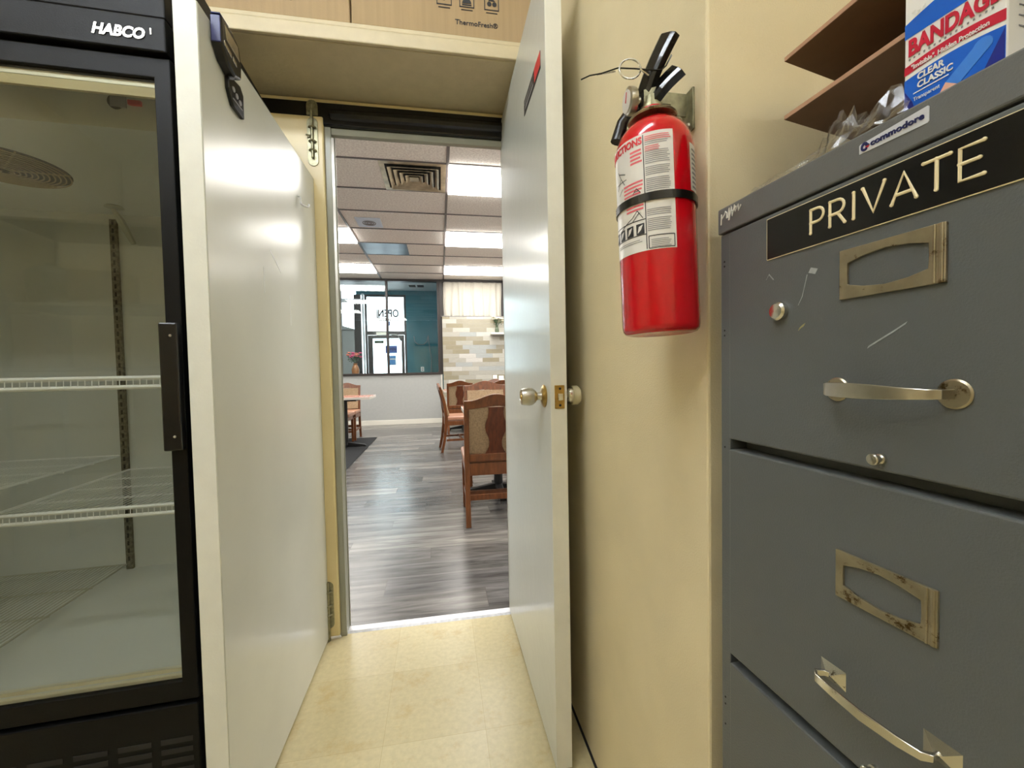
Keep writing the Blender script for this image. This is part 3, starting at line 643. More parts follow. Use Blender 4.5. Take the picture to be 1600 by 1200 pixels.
# wall bracket it hangs from
bk = thing('wall_bracket', 'bent galvanised steel bracket screwed to cream wall behind the extinguisher neck', 'bracket', (.40, .62, 1.50))
mb = MB(); mb.box(-.048, -.0015, -.002, .001, -.002, .034); mb.box(-.0035, 0, -.020, .024, -.030, .034); mb.box(-.046, -.030, -.0035, -.002, .014, .0165); mb.prism([(-.048, -.002), (-.012, -.002), (-.003, -.020), (-.003, -.030), (-.024, -.010), (-.048, -.008)], -.002, .001)
mb.build('back_plate', M_['galv'], bk, bevel=.001)
mb = MB(); mb.lathe([(.001, 0), (.0045, 0), (.004, .003), (.001, .0035)], (-.0035, -.008, -.020), (-1, 0, 0), 14); mb.build('screw', M_['steel'], bk)
mb = MB(); mb.tube([(-.046, 0, .004), (-.060, -.010, .000), (-.066, -.030, -.012)], .003, 8); mb.build('hanger_arm', M_['galv'], bk, smooth=True)

# ================================================================== FILING CABINET
CA = rad(-87)
fc_ = thing('filing_cabinet', 'dark grey steel filing cabinet with PRIVATE sign against the cream wall at the right', 'filing cabinet', (.396, .536, 0), CA)
CW, CD = .44, .70
mb = MB()
mb.box(0, .017, .001, CD, .02, 1.284); mb.box(CW - .017, CW, .001, CD, .02, 1.284); mb.box(.017, CW - .017, CD - .01, CD, .02, 1.284); mb.box(.017, CW - .017, .028, .034, .02, 1.284)
mb.box(.0, CW, .001, CD, 0, .05)
mb.build('cabinet_shell', M_['grey'], fc_, bevel=.0012)
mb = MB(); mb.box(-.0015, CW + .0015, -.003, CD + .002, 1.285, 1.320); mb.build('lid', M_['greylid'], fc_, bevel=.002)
mb = MB()
for zz in (1.246, 1.2395, 1.150, 1.143, .985, .62, .61, .58):
    mb.lathe([(.0008, 0), (.0014, 0), (.0012, .0004), (.0008, .0005)], (.0072, .0008, zz), (0, -1, 0), 8)
mb.build('rivet_holes', M_['dark'], fc_)
DR = [(.9985, 1.2825), (.6935, .9845), (.3885, .680), (.085, .375)]
def disc_handle(dr, zc):
    for xx in (.172, .268): MB().lathe([(.001, 0), (.0118, 0), (.0122, .0012), (.0108, .0024), (.001, .0026)], (xx, -.002, zc), (0, -1, 0), 32).build('handle_rosette', M_['steelworn'], dr, smooth=True)
    mb = MB(); pts = [(.268, -.004, zc), (.268, -.018, zc), (.262, -.024, zc), (.245, -.027, zc + .000), (.220, -.029, zc + .0005), (.195, -.028, zc + .001), (.180, -.0255, zc + .001), (.1745, -.022, zc + .001), (.1725, -.014, zc), (.1725, -.004, zc)]
    mb.sweep(pts, (0, 0, 1), None, [.008, .008, .0085, .0105, .0135, .0145, .0135, .0115, .008, .008], .0022)
    mb.build('pull_handle', M_['steel'], dr, smooth=True, bevel=.0006)
def diamond_handle(dr, zc):
    for xx in (.169, .263):
        mb = MB(); hw, hh = .0135, .010; vs = [(xx - hw, -.002, zc - hh), (xx + hw, -.002, zc - hh), (xx + hw, -.002, zc + hh), (xx - hw, -.002, zc + hh), (xx - .002, -.0085, zc), (xx + .002, -.0085, zc)]
        mb.add(vs, [(0, 1, 5, 4), (1, 2, 5), (2, 3, 4, 5), (3, 0, 4), (3, 2, 1, 0)])
        mb.build('handle_base', M_['chrome'], dr)
    mb = MB(); pts = [(.263, -.007, zc), (.265, -.016, zc), (.260, -.021, zc - .001), (.245, -.025, zc - .001), (.216, -.028, zc - .001), (.187, -.026, zc - .001), (.168, -.023, zc - .001), (.1625, -.018, zc), (.166, -.010, zc + .0005), (.169, -.007, zc)]
    mb.sweep(pts, (0, 0, 1), None, [.006, .0065, .008, .0095, .0105, .0095, .009, .008, .0065, .006], .0028)
    mb.build('pull_handle', M_['chrome'], dr, smooth=True, bevel=.0008, label='pitted bright chrome pull')
def holder(dr, zc, x0=.175, x1=.262):
    hh = .0245; n = 12
    outer = [(x0, zc - hh), (x0 + .02, zc - hh), (x0 + .0435, zc - hh), (x1 - .02, zc - hh), (x1, zc - hh), (x1, zc), (x1, zc + hh), (x1 - .02, zc + hh), (x0 + .0435, zc + hh), (x0 + .02, zc + hh), (x0, zc + hh), (x0, zc)]
    a, b = x0 + .008, x1 - .012
    inner = [(a, zc - .0105), (a + .015, zc - .0145), ((a + b) / 2, zc - .0165), (b - .015, zc - .0145), (b, zc - .0105), (b + .0005, zc), (b, zc + .0105), (b - .015, zc + .0145), ((a + b) / 2, zc + .0165), (a + .015, zc + .0145), (a, zc + .0105), (a - .0005, zc)]
    mb = MB(); mb.ring(outer, inner, -.0050, -.002)
    mb.box(x1 - .0085, x1 - .0065, -.0060, -.0045, zc - hh, zc + hh); mb.box(x1 - .0045, x1 - .0015, -.0058, -.0045, zc - hh, zc + hh)
    return mb.build('label_holder', M_['steelworn'], dr, bevel=.0008)
def latch(dr, x, z):
    mb = MB(); mb.lathe([(.001, 0), (.0048, 0), (.0048, .003), (.0034, .004), (.0034, .007), (.0052, .0085), (.0054, .0115), (.0046, .0125), (.001, .013)], (x, -.002, z), (0, -1, 0), 20); mb.build('thumb_latch', M_['steel'], dr, smooth=True)
for i, (za, zb) in enumerate(DR):
    mb = MB(); mb.box(.0185, CW - .0185, -.002, .025, za, zb); mb.box(.03, CW - .03, .03, CD - .03, za + .03, zb - .04)
    dr = mb.build('drawer', M_['grey'], fc_, bevel=.0022)
    if i == 0:
        holder(dr, 1.189); disc_handle(dr, 1.074); latch(dr, .214, 1.0105)
        mb = MB(); mb.lathe([(.001, 0), (.0105, 0), (.0110, .002), (.0108, .006), (.0085, .0085), (.001, .0095)], (.103, -.002, 1.1635), (0, -1, 0), 28); mb.build('lock_cylinder', M_['chrome'], dr, smooth=True)
        for pts, m, wd in (([(.082, 1.205), (.086, 1.2105), (.0925, 1.203)], M_['tape'], .0012), ([(.140, 1.203), (.148, 1.200)], M_['tape'], .006), ([(.126, 1.167), (.131, 1.176), (.137, 1.199)], M_['tape'], .0007), ([(.127, 1.140), (.131, 1.143), (.134, 1.1445)], M_['tapey'], .004), ([(.201, 1.1155), (.216, 1.1245), (.222, 1.128), (.233, 1.135)], M_['tape'], .0028)):
            mb = MB(); mb.sweep([(a, -.0021, b) for a, b in pts], (1, 0, 0) if wd < .0011 else (.5, 0, .86), None, wd, .0005); mb.build('tape_scrap', m, dr)
        sg = MB().box(.0845, .338, -.0038, -.002, 1.2285, 1.2765).build('sign_plate', M_['signblk'], dr, bevel=.0004, label='long black engraved plate reading PRIVATE')
        mb = MB(); o4 = [(.0838, 1.2278), (.3387, 1.2278), (.3387, 1.2772), (.0838, 1.2772)]; i4 = [(.0848, 1.2288), (.3377, 1.2288), (.3377, 1.2762), (.0848, 1.2762)]
        mb.ring(o4, i4, -.0034, -.002); mb.build('sign_rim', M_['signedge'], sg)
        # routed single-stroke capitals, drawn as rounded strokes
        mb = MB(); th = .0017; yy = -.0042
        def stk(*pts): mb.tube([(a, yy + .0009, b) for a, b in pts], th, 8); [mb.lathe([(.0002, -.0005), (th * .98, -.0005), (th * .9, .0008), (.0002, .0012)], (a, yy + .0003, b), (0, -1, 0), 10) for a, b in (pts[0], pts[-1])]
        zb_, zt_ = 1.2415, 1.2665; zm = 1.2545
        def bowl(x, w_, zl, zh): r_ = (zh - zl) / 2; return [(x, zh), (x + w_ - r_, zh)] + [(x + w_ - r_ + r_ * math.cos(t), (zl + zh) / 2 + r_ * math.sin(t)) for t in [PI / 2 - PI * k / 8 for k in range(1, 8)]] + [(x + w_ - r_, zl), (x, zl)]
        x = .1425; stk((x, zb_), (x, zt_)); stk(*bowl(x, .0145, 1.2525, zt_))
        x = .1640; stk((x, zb_), (x, zt_)); stk(*bowl(x, .0145, 1.2530, zt_)); stk((x + .008, 1.2530), (x + .0155, zb_))
        x = .1880; stk((x, zb_), (x, zt_))
        x = .1965; stk((x, zt_), (x + .0095, zb_), (x + .019, zt_))
        x = .2215; stk((x, zb_), (x + .0095, zt_), (x + .019, zb_)); stk((x + .0035, 1.249), (x + .0155, 1.249))
        x = .2455; stk((x, zt_), (x + .0180, zt_)); stk((x + .0090, zt_), (x + .0090, zb_))
        x = .2695; stk((x + .0145, zt_), (x, zt_), (x, zb_), (x + .0145, zb_)); stk((x, zm), (x + .012, zm))
        mb.build('sign_lettering', M_['signedge'], sg, label='cream routed capitals')
    else:
        zc = za + .0245 + .165
        holder(dr, za + .1905, .173, .260); diamond_handle(dr, za + .0785)
        latch(dr, .211, za + .0135)
# nameplate sticker on the lid
np_ = MB().prism([(.1925, 1.3005), (.2475, 1.2995), (.2485, 1.3005), (.2485, 1.3125), (.2475, 1.3135), (.1935, 1.3095), (.1925, 1.3085)], -.0036, -.0029).build('maker_sticker', M_['sticker'], fc_)
mb = MB(); put_text(mb, 'commodore', .2030, 1.3035, -.0041, .0076, fit=.0425, bold=.02, width=1.1, rot=.02); 
put_text(mb, 'C', .1945, 1.3022, -.0041, .0098, bold=.06, fit=.0055)
mb.build('maker_lettering', M_['navy'], np_)
mb = MB(); mb.prism([(.1985, 1.3052), (.2022, 1.3052), (.2006, 1.3036), (.1985, 1.3036)], -.0043, -.0036); mb.build('maker_mark_red', M_['redprint'], np_)
mb = MB(); mb.prism([(.1985, 1.3076), (.2006, 1.3076), (.2022, 1.3058), (.1985, 1.3058)], -.0043, -.0036); mb.build('maker_mark_blue', M_['navy'], np_)
mb = MB()
for pts in ([(.0065, 1.3115), (.0055, 1.297)], [(.0065, 1.305), (.012, 1.3095), (.014, 1.313), (.0165, 1.3105), (.0165, 1.303)], [(.0185, 1.303), (.021, 1.315), (.0215, 1.300), (.0255, 1.316), (.0265, 1.303), (.031, 1.316), (.032, 1.307), (.0375, 1.314), (.038, 1.306), (.042, 1.312)], [(.020, 1.299), (.024, 1.311), (.029, 1.309), (.034, 1.313)]):
    mb.tube([(a, -.0030, b) for a, b in pts], .0011, 6)
mb.build('scratched_mark', M_['scratch'], fc_, label='white scribbled scratch on the lid corner')

# ================================================================== THINGS ON THE CABINET
bx = thing('bandage_box', 'blue and white carton of clear bandages standing on top of the grey cabinet', 'box', (0, 0, 0)); 
cabM = Matrix.Translation((.396, .536, 0)) @ Matrix.Rotation(CA, 4, 'Z')
def oncab(o, x, y, z, dr=0): o.location = cabM @ Vector((x, y, z)); o.rotation_euler = (0, 0, CA + dr)
oncab(bx, .2085, .028, 1.3205)
BW, BH = .070, .126
mb = MB(); mb.box(0, BW, 0, .040, 0, BH); mb.build('carton', M_['paper'], bx, bevel=.0015)
def wave(x, a, b): return a + b * x + .0035 * math.sin((x / BW) * PI)
def band(z0, sl0, z1, sl1, m, y, x0=0.0005, x1=BW - .0005, nm='printed_field'):
    mb = MB(); n = 12; vs = []
    for k in range(n + 1):
        x = x0 + (x1 - x0) * k / n; lo = max(.0005, min(BH, wave(x, z0, sl0))); hi = max(.0005, min(BH, wave(x, z1, sl1))); vs += [(x, y, lo), (x, y, hi)]
    mb.add(vs, [(2 * k, 2 * k + 2, 2 * k + 3, 2 * k + 1) for k in range(n)]); return mb.build(nm, m, bx)
M_['boxblue'] = mat('bright_blue_carton_print', (12, 92, 196), .35); M_['boxnavy'] = mat('deep_blue_carton_print', (22, 36, 128), .35); M_['boxred'] = mat('crimson_carton_print', (186, 22, 52), .35); M_['skin'] = mat('skin_tone_print', (232, 176, 152), .4); M_['boxlight'] = mat('pale_blue_carton_print', (66, 132, 222), .35)
band(-.2, 0, .0415, -.03, M_['boxblue'], -.0003)
band(.0460, -.04, .0535, -.02, M_['boxred'], -.0003)
mb = MB(); n = 10; vs = []
for k in range(n + 1):
    x = .0005 + (BW - .001) * k / n; vs += [(x, -.0003, .0790 - .002 * k / n), (x, -.0003, .0920 + .006 * k / n + .004 * math.sin(k / n * 3))]
mb.add(vs, [(2 * k, 2 * k + 2, 2 * k + 3, 2 * k + 1) for k in range(n)]); mb.build('upper_blue_band', M_['boxblue'], bx)
mb = MB(); mb.prism([(.050, .0008), (.0690, .0008), (.0690, .038), (.059, .018)], -.0005, -.0001); mb.build('navy_corner', M_['boxnavy'], bx)
mb = MB(); mb.prism([(.0008, .0008), (.012, .0008), (.007, .02), (.0008, .032)], -.0005, -.0001); mb.build('navy_corner', M_['boxnavy'], bx)
mb = MB(); pp = arc(.0560, .0335, .0064, -20, 160, 8); mb.prism(pp + [(.032, .0205), (.041, .0135)], -.0008, -.0002); mb.build('bandage_picture', M_['boxlight'], bx)
mb = MB(); mb.prism([(.020, .0008), (.046, .0008), (.041, .0135), (.032, .0205)], -.0008, -.0002); mb.build('finger_picture', M_['skin'], bx)
mb = MB(); put_text(mb, 'BANDAGE', .0035, .0620, -.0008, .0200, fit=.0635, bold=.04, depth=.0002); mb.build('red_lettering', M_['boxred'], bx)
mb = MB(); put_text(mb, '"Invisible", Hidden Protection', .006, .0485, -.0008, .0058, fit=.054, bold=.02, rot=-.03, depth=.0002)
put_text(mb, 'CLEAR', .011, .0365, -.0008, .0078, fit=.0200, bold=.03, rot=-.02, depth=.0002); put_text(mb, 'CLASSIC', .011, .0290, -.0008, .0078, fit=.026, bold=.03, rot=-.02, depth=.0002)
put_text(mb, 'Transparent', .008, .0190, -.0008, .0048, fit=.020, depth=.0002); put_text(mb, 'better protection', .008, .0100, -.0008, .0044, fit=.022, depth=.0002)
put_text(mb, '"Invi', .006, .0960, -.0008, .0062, depth=.0002)
mb.box(.008, .034, -.0008, -.0004, .0255, .0264); mb.box(.008, .030, -.0008, -.0004, .0120, .0128); mb.build('white_lettering', M_['paper'], bx)
mb = MB()
for k in range(16): mb.box(.004 + .0038 * k, .0052 + .0038 * k, -.0007, -.0003, .0580, .0595)
mb.build('dotted_print', M_['greyink'], bx)
mb = MB(); mb.add([(BW + .0003, .004, .100), (BW + .0003, .038, .100), (BW + .0003, .038, .122), (BW + .0003, .004, .122)], [(0, 1, 2, 3)]); mb.build('side_print_red', M_['boxred'], bx)
mb = MB(); vs, fs = text_mb('35', .014, bold=.02); mb.add([(BW + .0005, .016 + v[0], .082 + v[2]) for v in vs], fs)
for k in range(5): mb.box(BW + .0002, BW + .0006, .012, .012 + .02 - .003 * (k % 2), .072 - .008 * k, .0728 - .008 * k)
mb.build('side_print', M_['greyink'], bx)
# two-tier letter tray
tr = thing('letter_tray', 'two-tier dark brown fibreboard letter tray on the cabinet behind the bandage carton', 'tray'); oncab(tr, .036, .0725, 1.3205)
for k, z in enumerate((.112, .189)):
    mb = MB(); mb.prism([(0, 0), (.31, 0), (.31, .34), (-.055, .34)], z, z + .005, 'xy')
    sv = mb.build('tray_level', M_['carddk'], tr)
    mb = MB(); mb.box(0, .31, -.0012, 0, z, z + .0052); mb.build('level_edge', M_['cardedge'], sv)
mb = MB(); mb.prism([(-.055, .34), (.31, .34), (.31, .346), (-.055, .346)], 0, .20, 'xy'); mb.build('back_board', M_['carddk'], tr)
mb = MB(); mb.box(.3045, .31, 0, .34, 0, .20); mb.build('side_board', M_['carddk'], tr)
# crinkled plastic bag and paper sheet
pa = tag(MB().prism([(0, 0), (.24, 0), (.24, .30), (0, .30)], 0, .004, 'xy').build('paper_stack', M_['paper']), 'thin white paper stack lying under the plastic bag on the cabinet', 'paper'); oncab(pa, .07, .035, 1.3203)
mb = MB(); nx, ny = 34, 12; random.seed(11)
hgt = [[0] * (ny + 1) for _ in range(nx + 1)]; vs = []
for i in range(nx + 1):
    for j in range(ny + 1):
        f = i / nx; g = j / ny; env = (.014 + .024 * math.exp(-((f - .62) / .09) ** 2) + .020 * math.exp(-((f - .86) / .07) ** 2) + .010 * f) * math.sin(PI * min(1, g * 1.0 + .02)) 
        z = env * (.65 + .6 * random.random())
        vs.append((f * .19 + random.uniform(-.002, .002), g * .055 + random.uniform(-.002, .002), .0055 + z))
mb.add(vs, [(i * (ny + 1) + j, (i + 1) * (ny + 1) + j, (i + 1) * (ny + 1) + j + 1, i * (ny + 1) + j + 1) for i in range(nx) for j in range(ny)])
bg = tag(mb.build('plastic_bag', M_['plast']), 'crumpled clear plastic bag lying along the cabinet top edge', 'bag'); oncab(bg, .030, .012, 1.3203)

# ================================================================== DINING ROOM
DH = 3.05; YB = 9.05
struct('floor', MB().box(-5, 5, 1.845, 14, -.06, 0), M_['lam'])
struct('wall_left', MB().box(-5.1, -5, 1.96, YB, 0, DH), M_['wallg'])
struct('wall_right', MB().box(5, 5.1, 1.96, YB, 0, DH), M_['wallg'])
mb = MB(); mb.box(-5, -2.3, 1.9, 1.96, 0, DH); mb.box(2.0, 5, 1.9, 1.96, 0, DH); mb.box(-2.4, 2.0, 1.961, 1.975, 2.2, DH); mb.box(-2.4, -.95, 1.961, 1.975, 0, 2.2); mb.box(.40, 2.0, 1.961, 1.975, 0, 2.2)
struct('wall_front', mb, M_['wallg'])
# far wall with window opening
mb = MB(); mb.box(-5, .06, YB, YB + .12, 0, 1.045); mb.box(-5, -2.06, YB, YB + .12, 1.045, DH); mb.box(.10, 5, YB, YB + .12, 0, DH)
struct('wall_back', mb, M_['wallg'])
struct('baseboard_back', MB().box(-5, .05, YB - .015, YB, 0, .10), M_['base'], bevel=.003)
mb = MB(); mb.box(-5, 5, 1.96, YB, DH + .006, DH + .02)
struct('ceiling', mb, M_['ctile'])
X0, Y0, TX, TY = .12, 4.02, 1.27, .636
mb = MB()
for k in range(-4, 5): mb.box(X0 + k * TX - .013, X0 + k * TX + .013, 1.97, YB, DH - .004, DH + .006)
for k in range(-3, 8):
    if Y0 + k * TY > 1.97: mb.box(-5, 5, Y0 + k * TY - .008, Y0 + k * TY + .008, DH - .003, DH + .006)
gr = struct('ceiling', mb, M_['tbar'])
lights = [(0, 0), (0, 3), (0, 6), (-2, 3), (-2, 6), (2, 0), (2, 3), (2, 6), (-3, 0), (-2, -3), (0, -3), (2, -3)]
lab = {(0, 0): 'lit ceiling panel right of the square air diffuser, nearest one', (0, 3): 'lit ceiling panel near the right door edge, middle of that row', (0, 6): 'lit ceiling panel directly above the linen curtain', (-2, 3): 'lit ceiling panel left of the ceiling speaker', (-2, 6): 'lit ceiling panel above the left of the vestibule window'}
for i, j in lights:
    x0 = X0 + i * TX; y0 = Y0 + j * TY
    t = thing('ceiling_light', lab.get((i, j), 'lit ceiling panel elsewhere in the dining room grid'), 'ceiling light', (x0 + TX / 2, y0 + TY / 2, DH), 0, 'lit dining room ceiling panels')
    mb = MB(); mb.box(-TX / 2 + .014, TX / 2 - .014, -TY / 2 + .009, TY / 2 - .009, -.022, .004); mb.build('diffuser', M_['diff'], t)
    mb = MB(); o4 = [(-TX / 2 + .013, -TY / 2 + .008), (TX / 2 - .013, -TY / 2 + .008), (TX / 2 - .013, TY / 2 - .008), (-TX / 2 + .013, TY / 2 - .008)]; mb.ring(o4, [(a * .985, b * .97) for a, b in o4], -.003, .003, 'xy'); mb.build('light_frame', M_['white'], t)
# foil tile
tag(MB().box(X0 - TX + .014, X0 - TX * .45, Y0 + 4 * TY + .01, Y0 + 5 * TY - .01, DH, DH + .005).build('ceiling_panel', M_['mirrorp']), 'silvery blank panel in the ceiling grid beyond the speaker', 'ceiling panel')
# square diffuser
t = thing('air_diffuser', 'square stained metal air diffuser in the ceiling with nested louvres', 'air vent', (X0 - .325, Y0 + .318, DH))
mb = MB(); o4 = lambda a, b: [(-a, -b), (a, -b), (a, b), (-a, b)]
mb.ring(o4(.31, .31), o4(.262, .262), -.004, .004, 'xy'); mb.build('outer_frame', M_['vent'], t)
mb = MB(); mb.box(-.265, .265, -.265, .265, .0045, .0055); mb.build('dark_throat', M_['dark'], t)
for k in range(4):
    a = .240 - .052 * k; mb = MB(); n = 4
    vs = [(sx * a, sy * a, -.022) for sx, sy in ((-1, -1), (1, -1), (1, 1), (-1, 1))] + [(sx * (a - .035), sy * (a - .035), .002) for sx, sy in ((-1, -1), (1, -1), (1, 1), (-1, 1))]
    mb.add(vs, [(i, (i + 1) % 4, 4 + (i + 1) % 4, 4 + i) for i in range(4)]); o = mb.build('louvre', M_['vent'], t); md = o.modifiers.new('s', 'SOLIDIFY'); md.thickness = .003
mb = MB(); mb.box(-.045, .045, -.045, .045, -.022, -.019); mb.build('centre_plate', M_['vent'], t)
# speaker plate
t = thing('ceiling_speaker', 'pale square ceiling plate with round grille left of the air diffuser', 'speaker', (-.855, 5.69, DH))
mb = MB(); mb.box(-.155, .155, -.165, .165, -.008, .004); mb.build('speaker_plate', M_['spk'], t, bevel=.003)
mb = MB()
for r in (.03, .055, .08): mb.tube([(r * math.cos(2 * PI * k / 28), r * math.sin(2 * PI * k / 28), -.010) for k in range(28)], .006, 6, closed=True)
mb.build('round_grille', M_['greyink'], t)
# interior windows
def winframe(nm, x0, x1, z0, z1, mull=()):
    mb = MB(); fw_ = .045
    mb.ring([(x0, z0), (x1, z0), (x1, z1), (x0, z1)], [(x0 + fw_, z0 + fw_), (x1 - fw_, z0 + fw_), (x1 - fw_, z1 - fw_), (x0 + fw_, z1 - fw_)], YB - .03, YB + .10)
    for m_ in mull: mb.box(m_ - .022, m_ + .022, YB - .02, YB + .09, z0 + fw_, z1 - fw_)
    f = struct(nm, mb, M_['frame'], bevel=.004)
    mb = MB(); mb.box(x0 + fw_, x1 - fw_, YB + .03, YB + .034, z0 + fw_, z1 - fw_); mb.build('pane', M_['clearp'], f)
winframe('window_1', -2.06, .02, 1.045, 3.05, (-1.06,))
struct('trim_5', MB().box(.02, .10, YB - .035, YB + .12, 1.045, DH), M_['frame'], bevel=.004)
struct('trim_6', MB().box(.02, .055, YB - .02, YB + .02, 0, 1.045), M_['base'])
mb = MB(); mb.box(.10, 1.55, YB - .04, YB - .001, 2.985, DH); mb.box(1.36, 1.44, YB - .035, YB - .001, 2.27, 2.985)
struct('trim_7', mb, M_['frame'], bevel=.003)
# curtain
mb = MB(); nx, nz = 150, 14; vs = []; random.seed(3)
ph = [random.uniform(0, 6) for _ in range(5)]
for i in range(nx + 1):
    for j in range(nz + 1):
        f = i / nx; g = j / nz; x = .12 + 1.23 * f; 
        fold = math.sin(f * 62 + ph[0] + g * 1.5 * math.sin(f * 9 + ph[1])) * .6 + math.sin(f * 101 + ph[2] - g) * .3 + math.sin(f * 23 + ph[3]) * .5
        if f < .03: x -= .03 * math.sin(PI * (1 - g))
        vs.append((x + .012 * math.sin(g * 3 + f * 30), YB - .075 + .026 * fold * (.55 + .45 * (1 - g)), 2.245 + .745 * g))
mb.add(vs, [(i * (nz + 1) + j, (i + 1) * (nz + 1) + j, (i + 1) * (nz + 1) + j + 1, i * (nz + 1) + j + 1) for i in range(nx) for j in range(nz)])
o = tag(mb.build('curtain', M_['linen'], smooth=True), 'short off-white gathered linen curtain on the far wall above the stone tiles', 'curtain'); md = o.modifiers.new('s', 'SOLIDIFY'); md.thickness = .002
struct('wall_tiled', MB().box(.075, 4.0, YB - .10, YB - .0, 0, 2.262), M_['brick'])
struct('trim_8', MB().box(.06, 4.0, YB - .105, YB - .0, 2.262, 2.272), M_['greyink'])
# floating shelf and vase of cream flowers
t = tag(MB().box(1.085, 1.50, YB - .30, YB - .101, 1.865, 1.905).build('floating_shelf', M_['base'], bevel=.003), 'small white floating shelf on the pale stone tiles holding cream flowers', 'shelf')
def bouquet(name, label, loc, vh, vprof, vm, petals, n, spread, hh, seed):
    random.seed(seed); t = thing(name, label, 'vase of flowers', loc)
    mb = MB(); mb.lathe(vprof, seg=20); mb.build('vase', vm, t, smooth=True)
    st = MB(); lf_ = MB(); fl = [MB() for _ in petals]
    for k in range(n):
        a = random.uniform(0, 2 * PI); r = spread * math.sqrt(random.random()); top = Vector((r * math.cos(a), r * .6 * math.sin(a), vh + hh * random.uniform(.55, 1)))
        st.tube([(0, 0, vh - .03), (top.x * .4, top.y * .4, (vh + top.z) / 2), top], .003, 5)
        for q in range(6):
            b_ = 2 * PI * q / 6; d_ = Vector((math.cos(b_), math.sin(b_), .5)) * .022
            fl[k % len(petals)].lathe([(.002, -.014), (.013, -.004), (.014, .004), (.002, .014)], top + d_, d_, 7)
        fl[k % len(petals)].lathe([(.002, -.012), (.014, 0), (.002, .014)], top + Vector((0, 0, .01)), (0, 0, 1), 7)
        for q in range(3):
            c_ = top * random.uniform(.6, .95); c_.z = vh + (top.z - vh) * random.uniform(.2, .8); d_ = Vector((random.uniform(-1, 1), random.uniform(-1, 1), random.uniform(-.2, .8))).normalized(); s_ = d_.orthogonal() * .010
            lf_.add([c_, c_ + d_ * .02 + s_, c_ + d_ * .055, c_ + d_ * .02 - s_], [(0, 1, 2, 3)])
    st.build('stems', M_['leaf'], t); lf_.build('leaves', M_['leaf'], t)
    for m_, b_ in zip(petals, fl): b_.build('blossoms', m_, t, smooth=True)
    return t
bouquet('flower_vase', 'small dark green vase of cream flowers on the white floating shelf', (1.225, YB - .20, 1.9055), .13, [(.001, 0), (.035, 0), (.044, .04), (.038, .09), (.028, .11), (.034, .13), (.001, .13)], M_['vglass'], [M_['cpetal']], 10, .13, .22, 5)
# ------------------------------------------------------------------ vestibule behind the window
VY = 10.75; VH = 3.13
mb = MB(); mb.box(-.80, .8, VY, VY + .1, 0, VH); mb.box(-1.98, -.80, VY, VY + .1, VH - .10, VH); struct('wall_vestibule', mb, M_['teal'])
struct('wall_vestibule_right', MB().box(.75, .85, YB + .12, VY, 0, VH), M_['teal'])
struct('wall_vestibule_left', MB().box(-2.75, -2.65, YB + .12, VY, 0, VH), M_['white'])
struct('ceiling', MB().box(-2.75, .85, YB + .12, VY + .1, VH, VH + .05), M_['white'])
mb = MB(); mb.box(-.70, -.28, 9.95, 10.25, VH - .008, VH); v = tag(mb.build('ceiling_register', M_['white']), 'white square air register in the vestibule ceiling behind the glass', 'air vent')
mb = MB()
for a in (-.665, -.475):
    mb.box(a, a + .15, 9.98, 10.09, VH - .010, VH - .0075); mb.box(a, a + .15, 10.11, 10.22, VH - .010, VH - .0075)
mb.build('register_slots', M_['dark'], v)
# side lights: dark posts and white rails at the left of the vestibule
mb = MB(); mb.box(-2.62, -2.30, VY - .12, VY - .02, 0, VH); struct('trim_9', mb, M_['frame'])
mb = MB(); mb.box(-2.02, -1.86, VY - .10, VY - .02, 0, VH - .12); struct('trim_10', mb, M_['frame'])
mb = MB(); mb.box(-1.83, -1.79, VY - .12, VY - .02, 0, VH - .1); mb.box(-2.3, -1.79, VY - .12, VY - .05, 2.82, 2.90); struct('trim_11', mb, M_['white'])
mb = MB(); mb.box(-2.30, -2.02, VY - .14, VY - .05, 0, 2.15); mb.prism([(-2.30, 2.15), (-2.02, 2.15), (-2.02, 2.17), (-2.30, 2.25)], VY - .2, VY - .05); struct('trim_12', mb, M_['wallg'])
# entrance door with transom
fr = struct('door_3', MB().ring([(-1.79, 0), (-.80, 0), (-.80, 3.03), (-1.79, 3.03)], [(-1.74, .05), (-.85, .05), (-.85, 2.98), (-1.74, 2.98)], VY, VY + .08), M_['frame'], bevel=.004)
mb = MB(); mb.box(-1.74, -.85, VY, VY + .08, 2.04, 2.13); mb.build('transom_bar', M_['frame'], fr)
mb = MB(); mb.ring([(-1.73, .06), (-.86, .06), (-.86, 2.03), (-1.73, 2.03)], [(-1.62, .25), (-.93, .25), (-.93, 1.95), (-1.62, 1.95)], VY + .01, VY + .06); mb.box(-1.62, -.93, VY + .01, VY + .05, 1.04, 1.07); mb.build('door_stile', M_['frame'], fr)
mb = MB(); mb.box(-1.62, -.93, VY + .03, VY + .034, .25, 1.95); mb.box(-1.74, -.85, VY + .03, VY + .034, 2.13, 2.98); mb.build('pane', M_['clearp'], fr)
mb = MB(); mb.box(-1.52, -1.22, VY - .06, VY, 2.03, 2.10); mb.tube([(-1.3, VY - .05, 2.05), (-1.0, VY - .10, 2.02), (-.98, VY - .01, 1.95)], .012, 8); mb.build('door_closer', M_['steel'], fr)
mb = MB(); mb.lathe([(.001, 0), (.05, 0), (.05, .05), (.001, .05)], (-.92, VY - .06, 1.93), (0, 1, 0), 16); mb.build('door_bell', M_['frame'], fr)
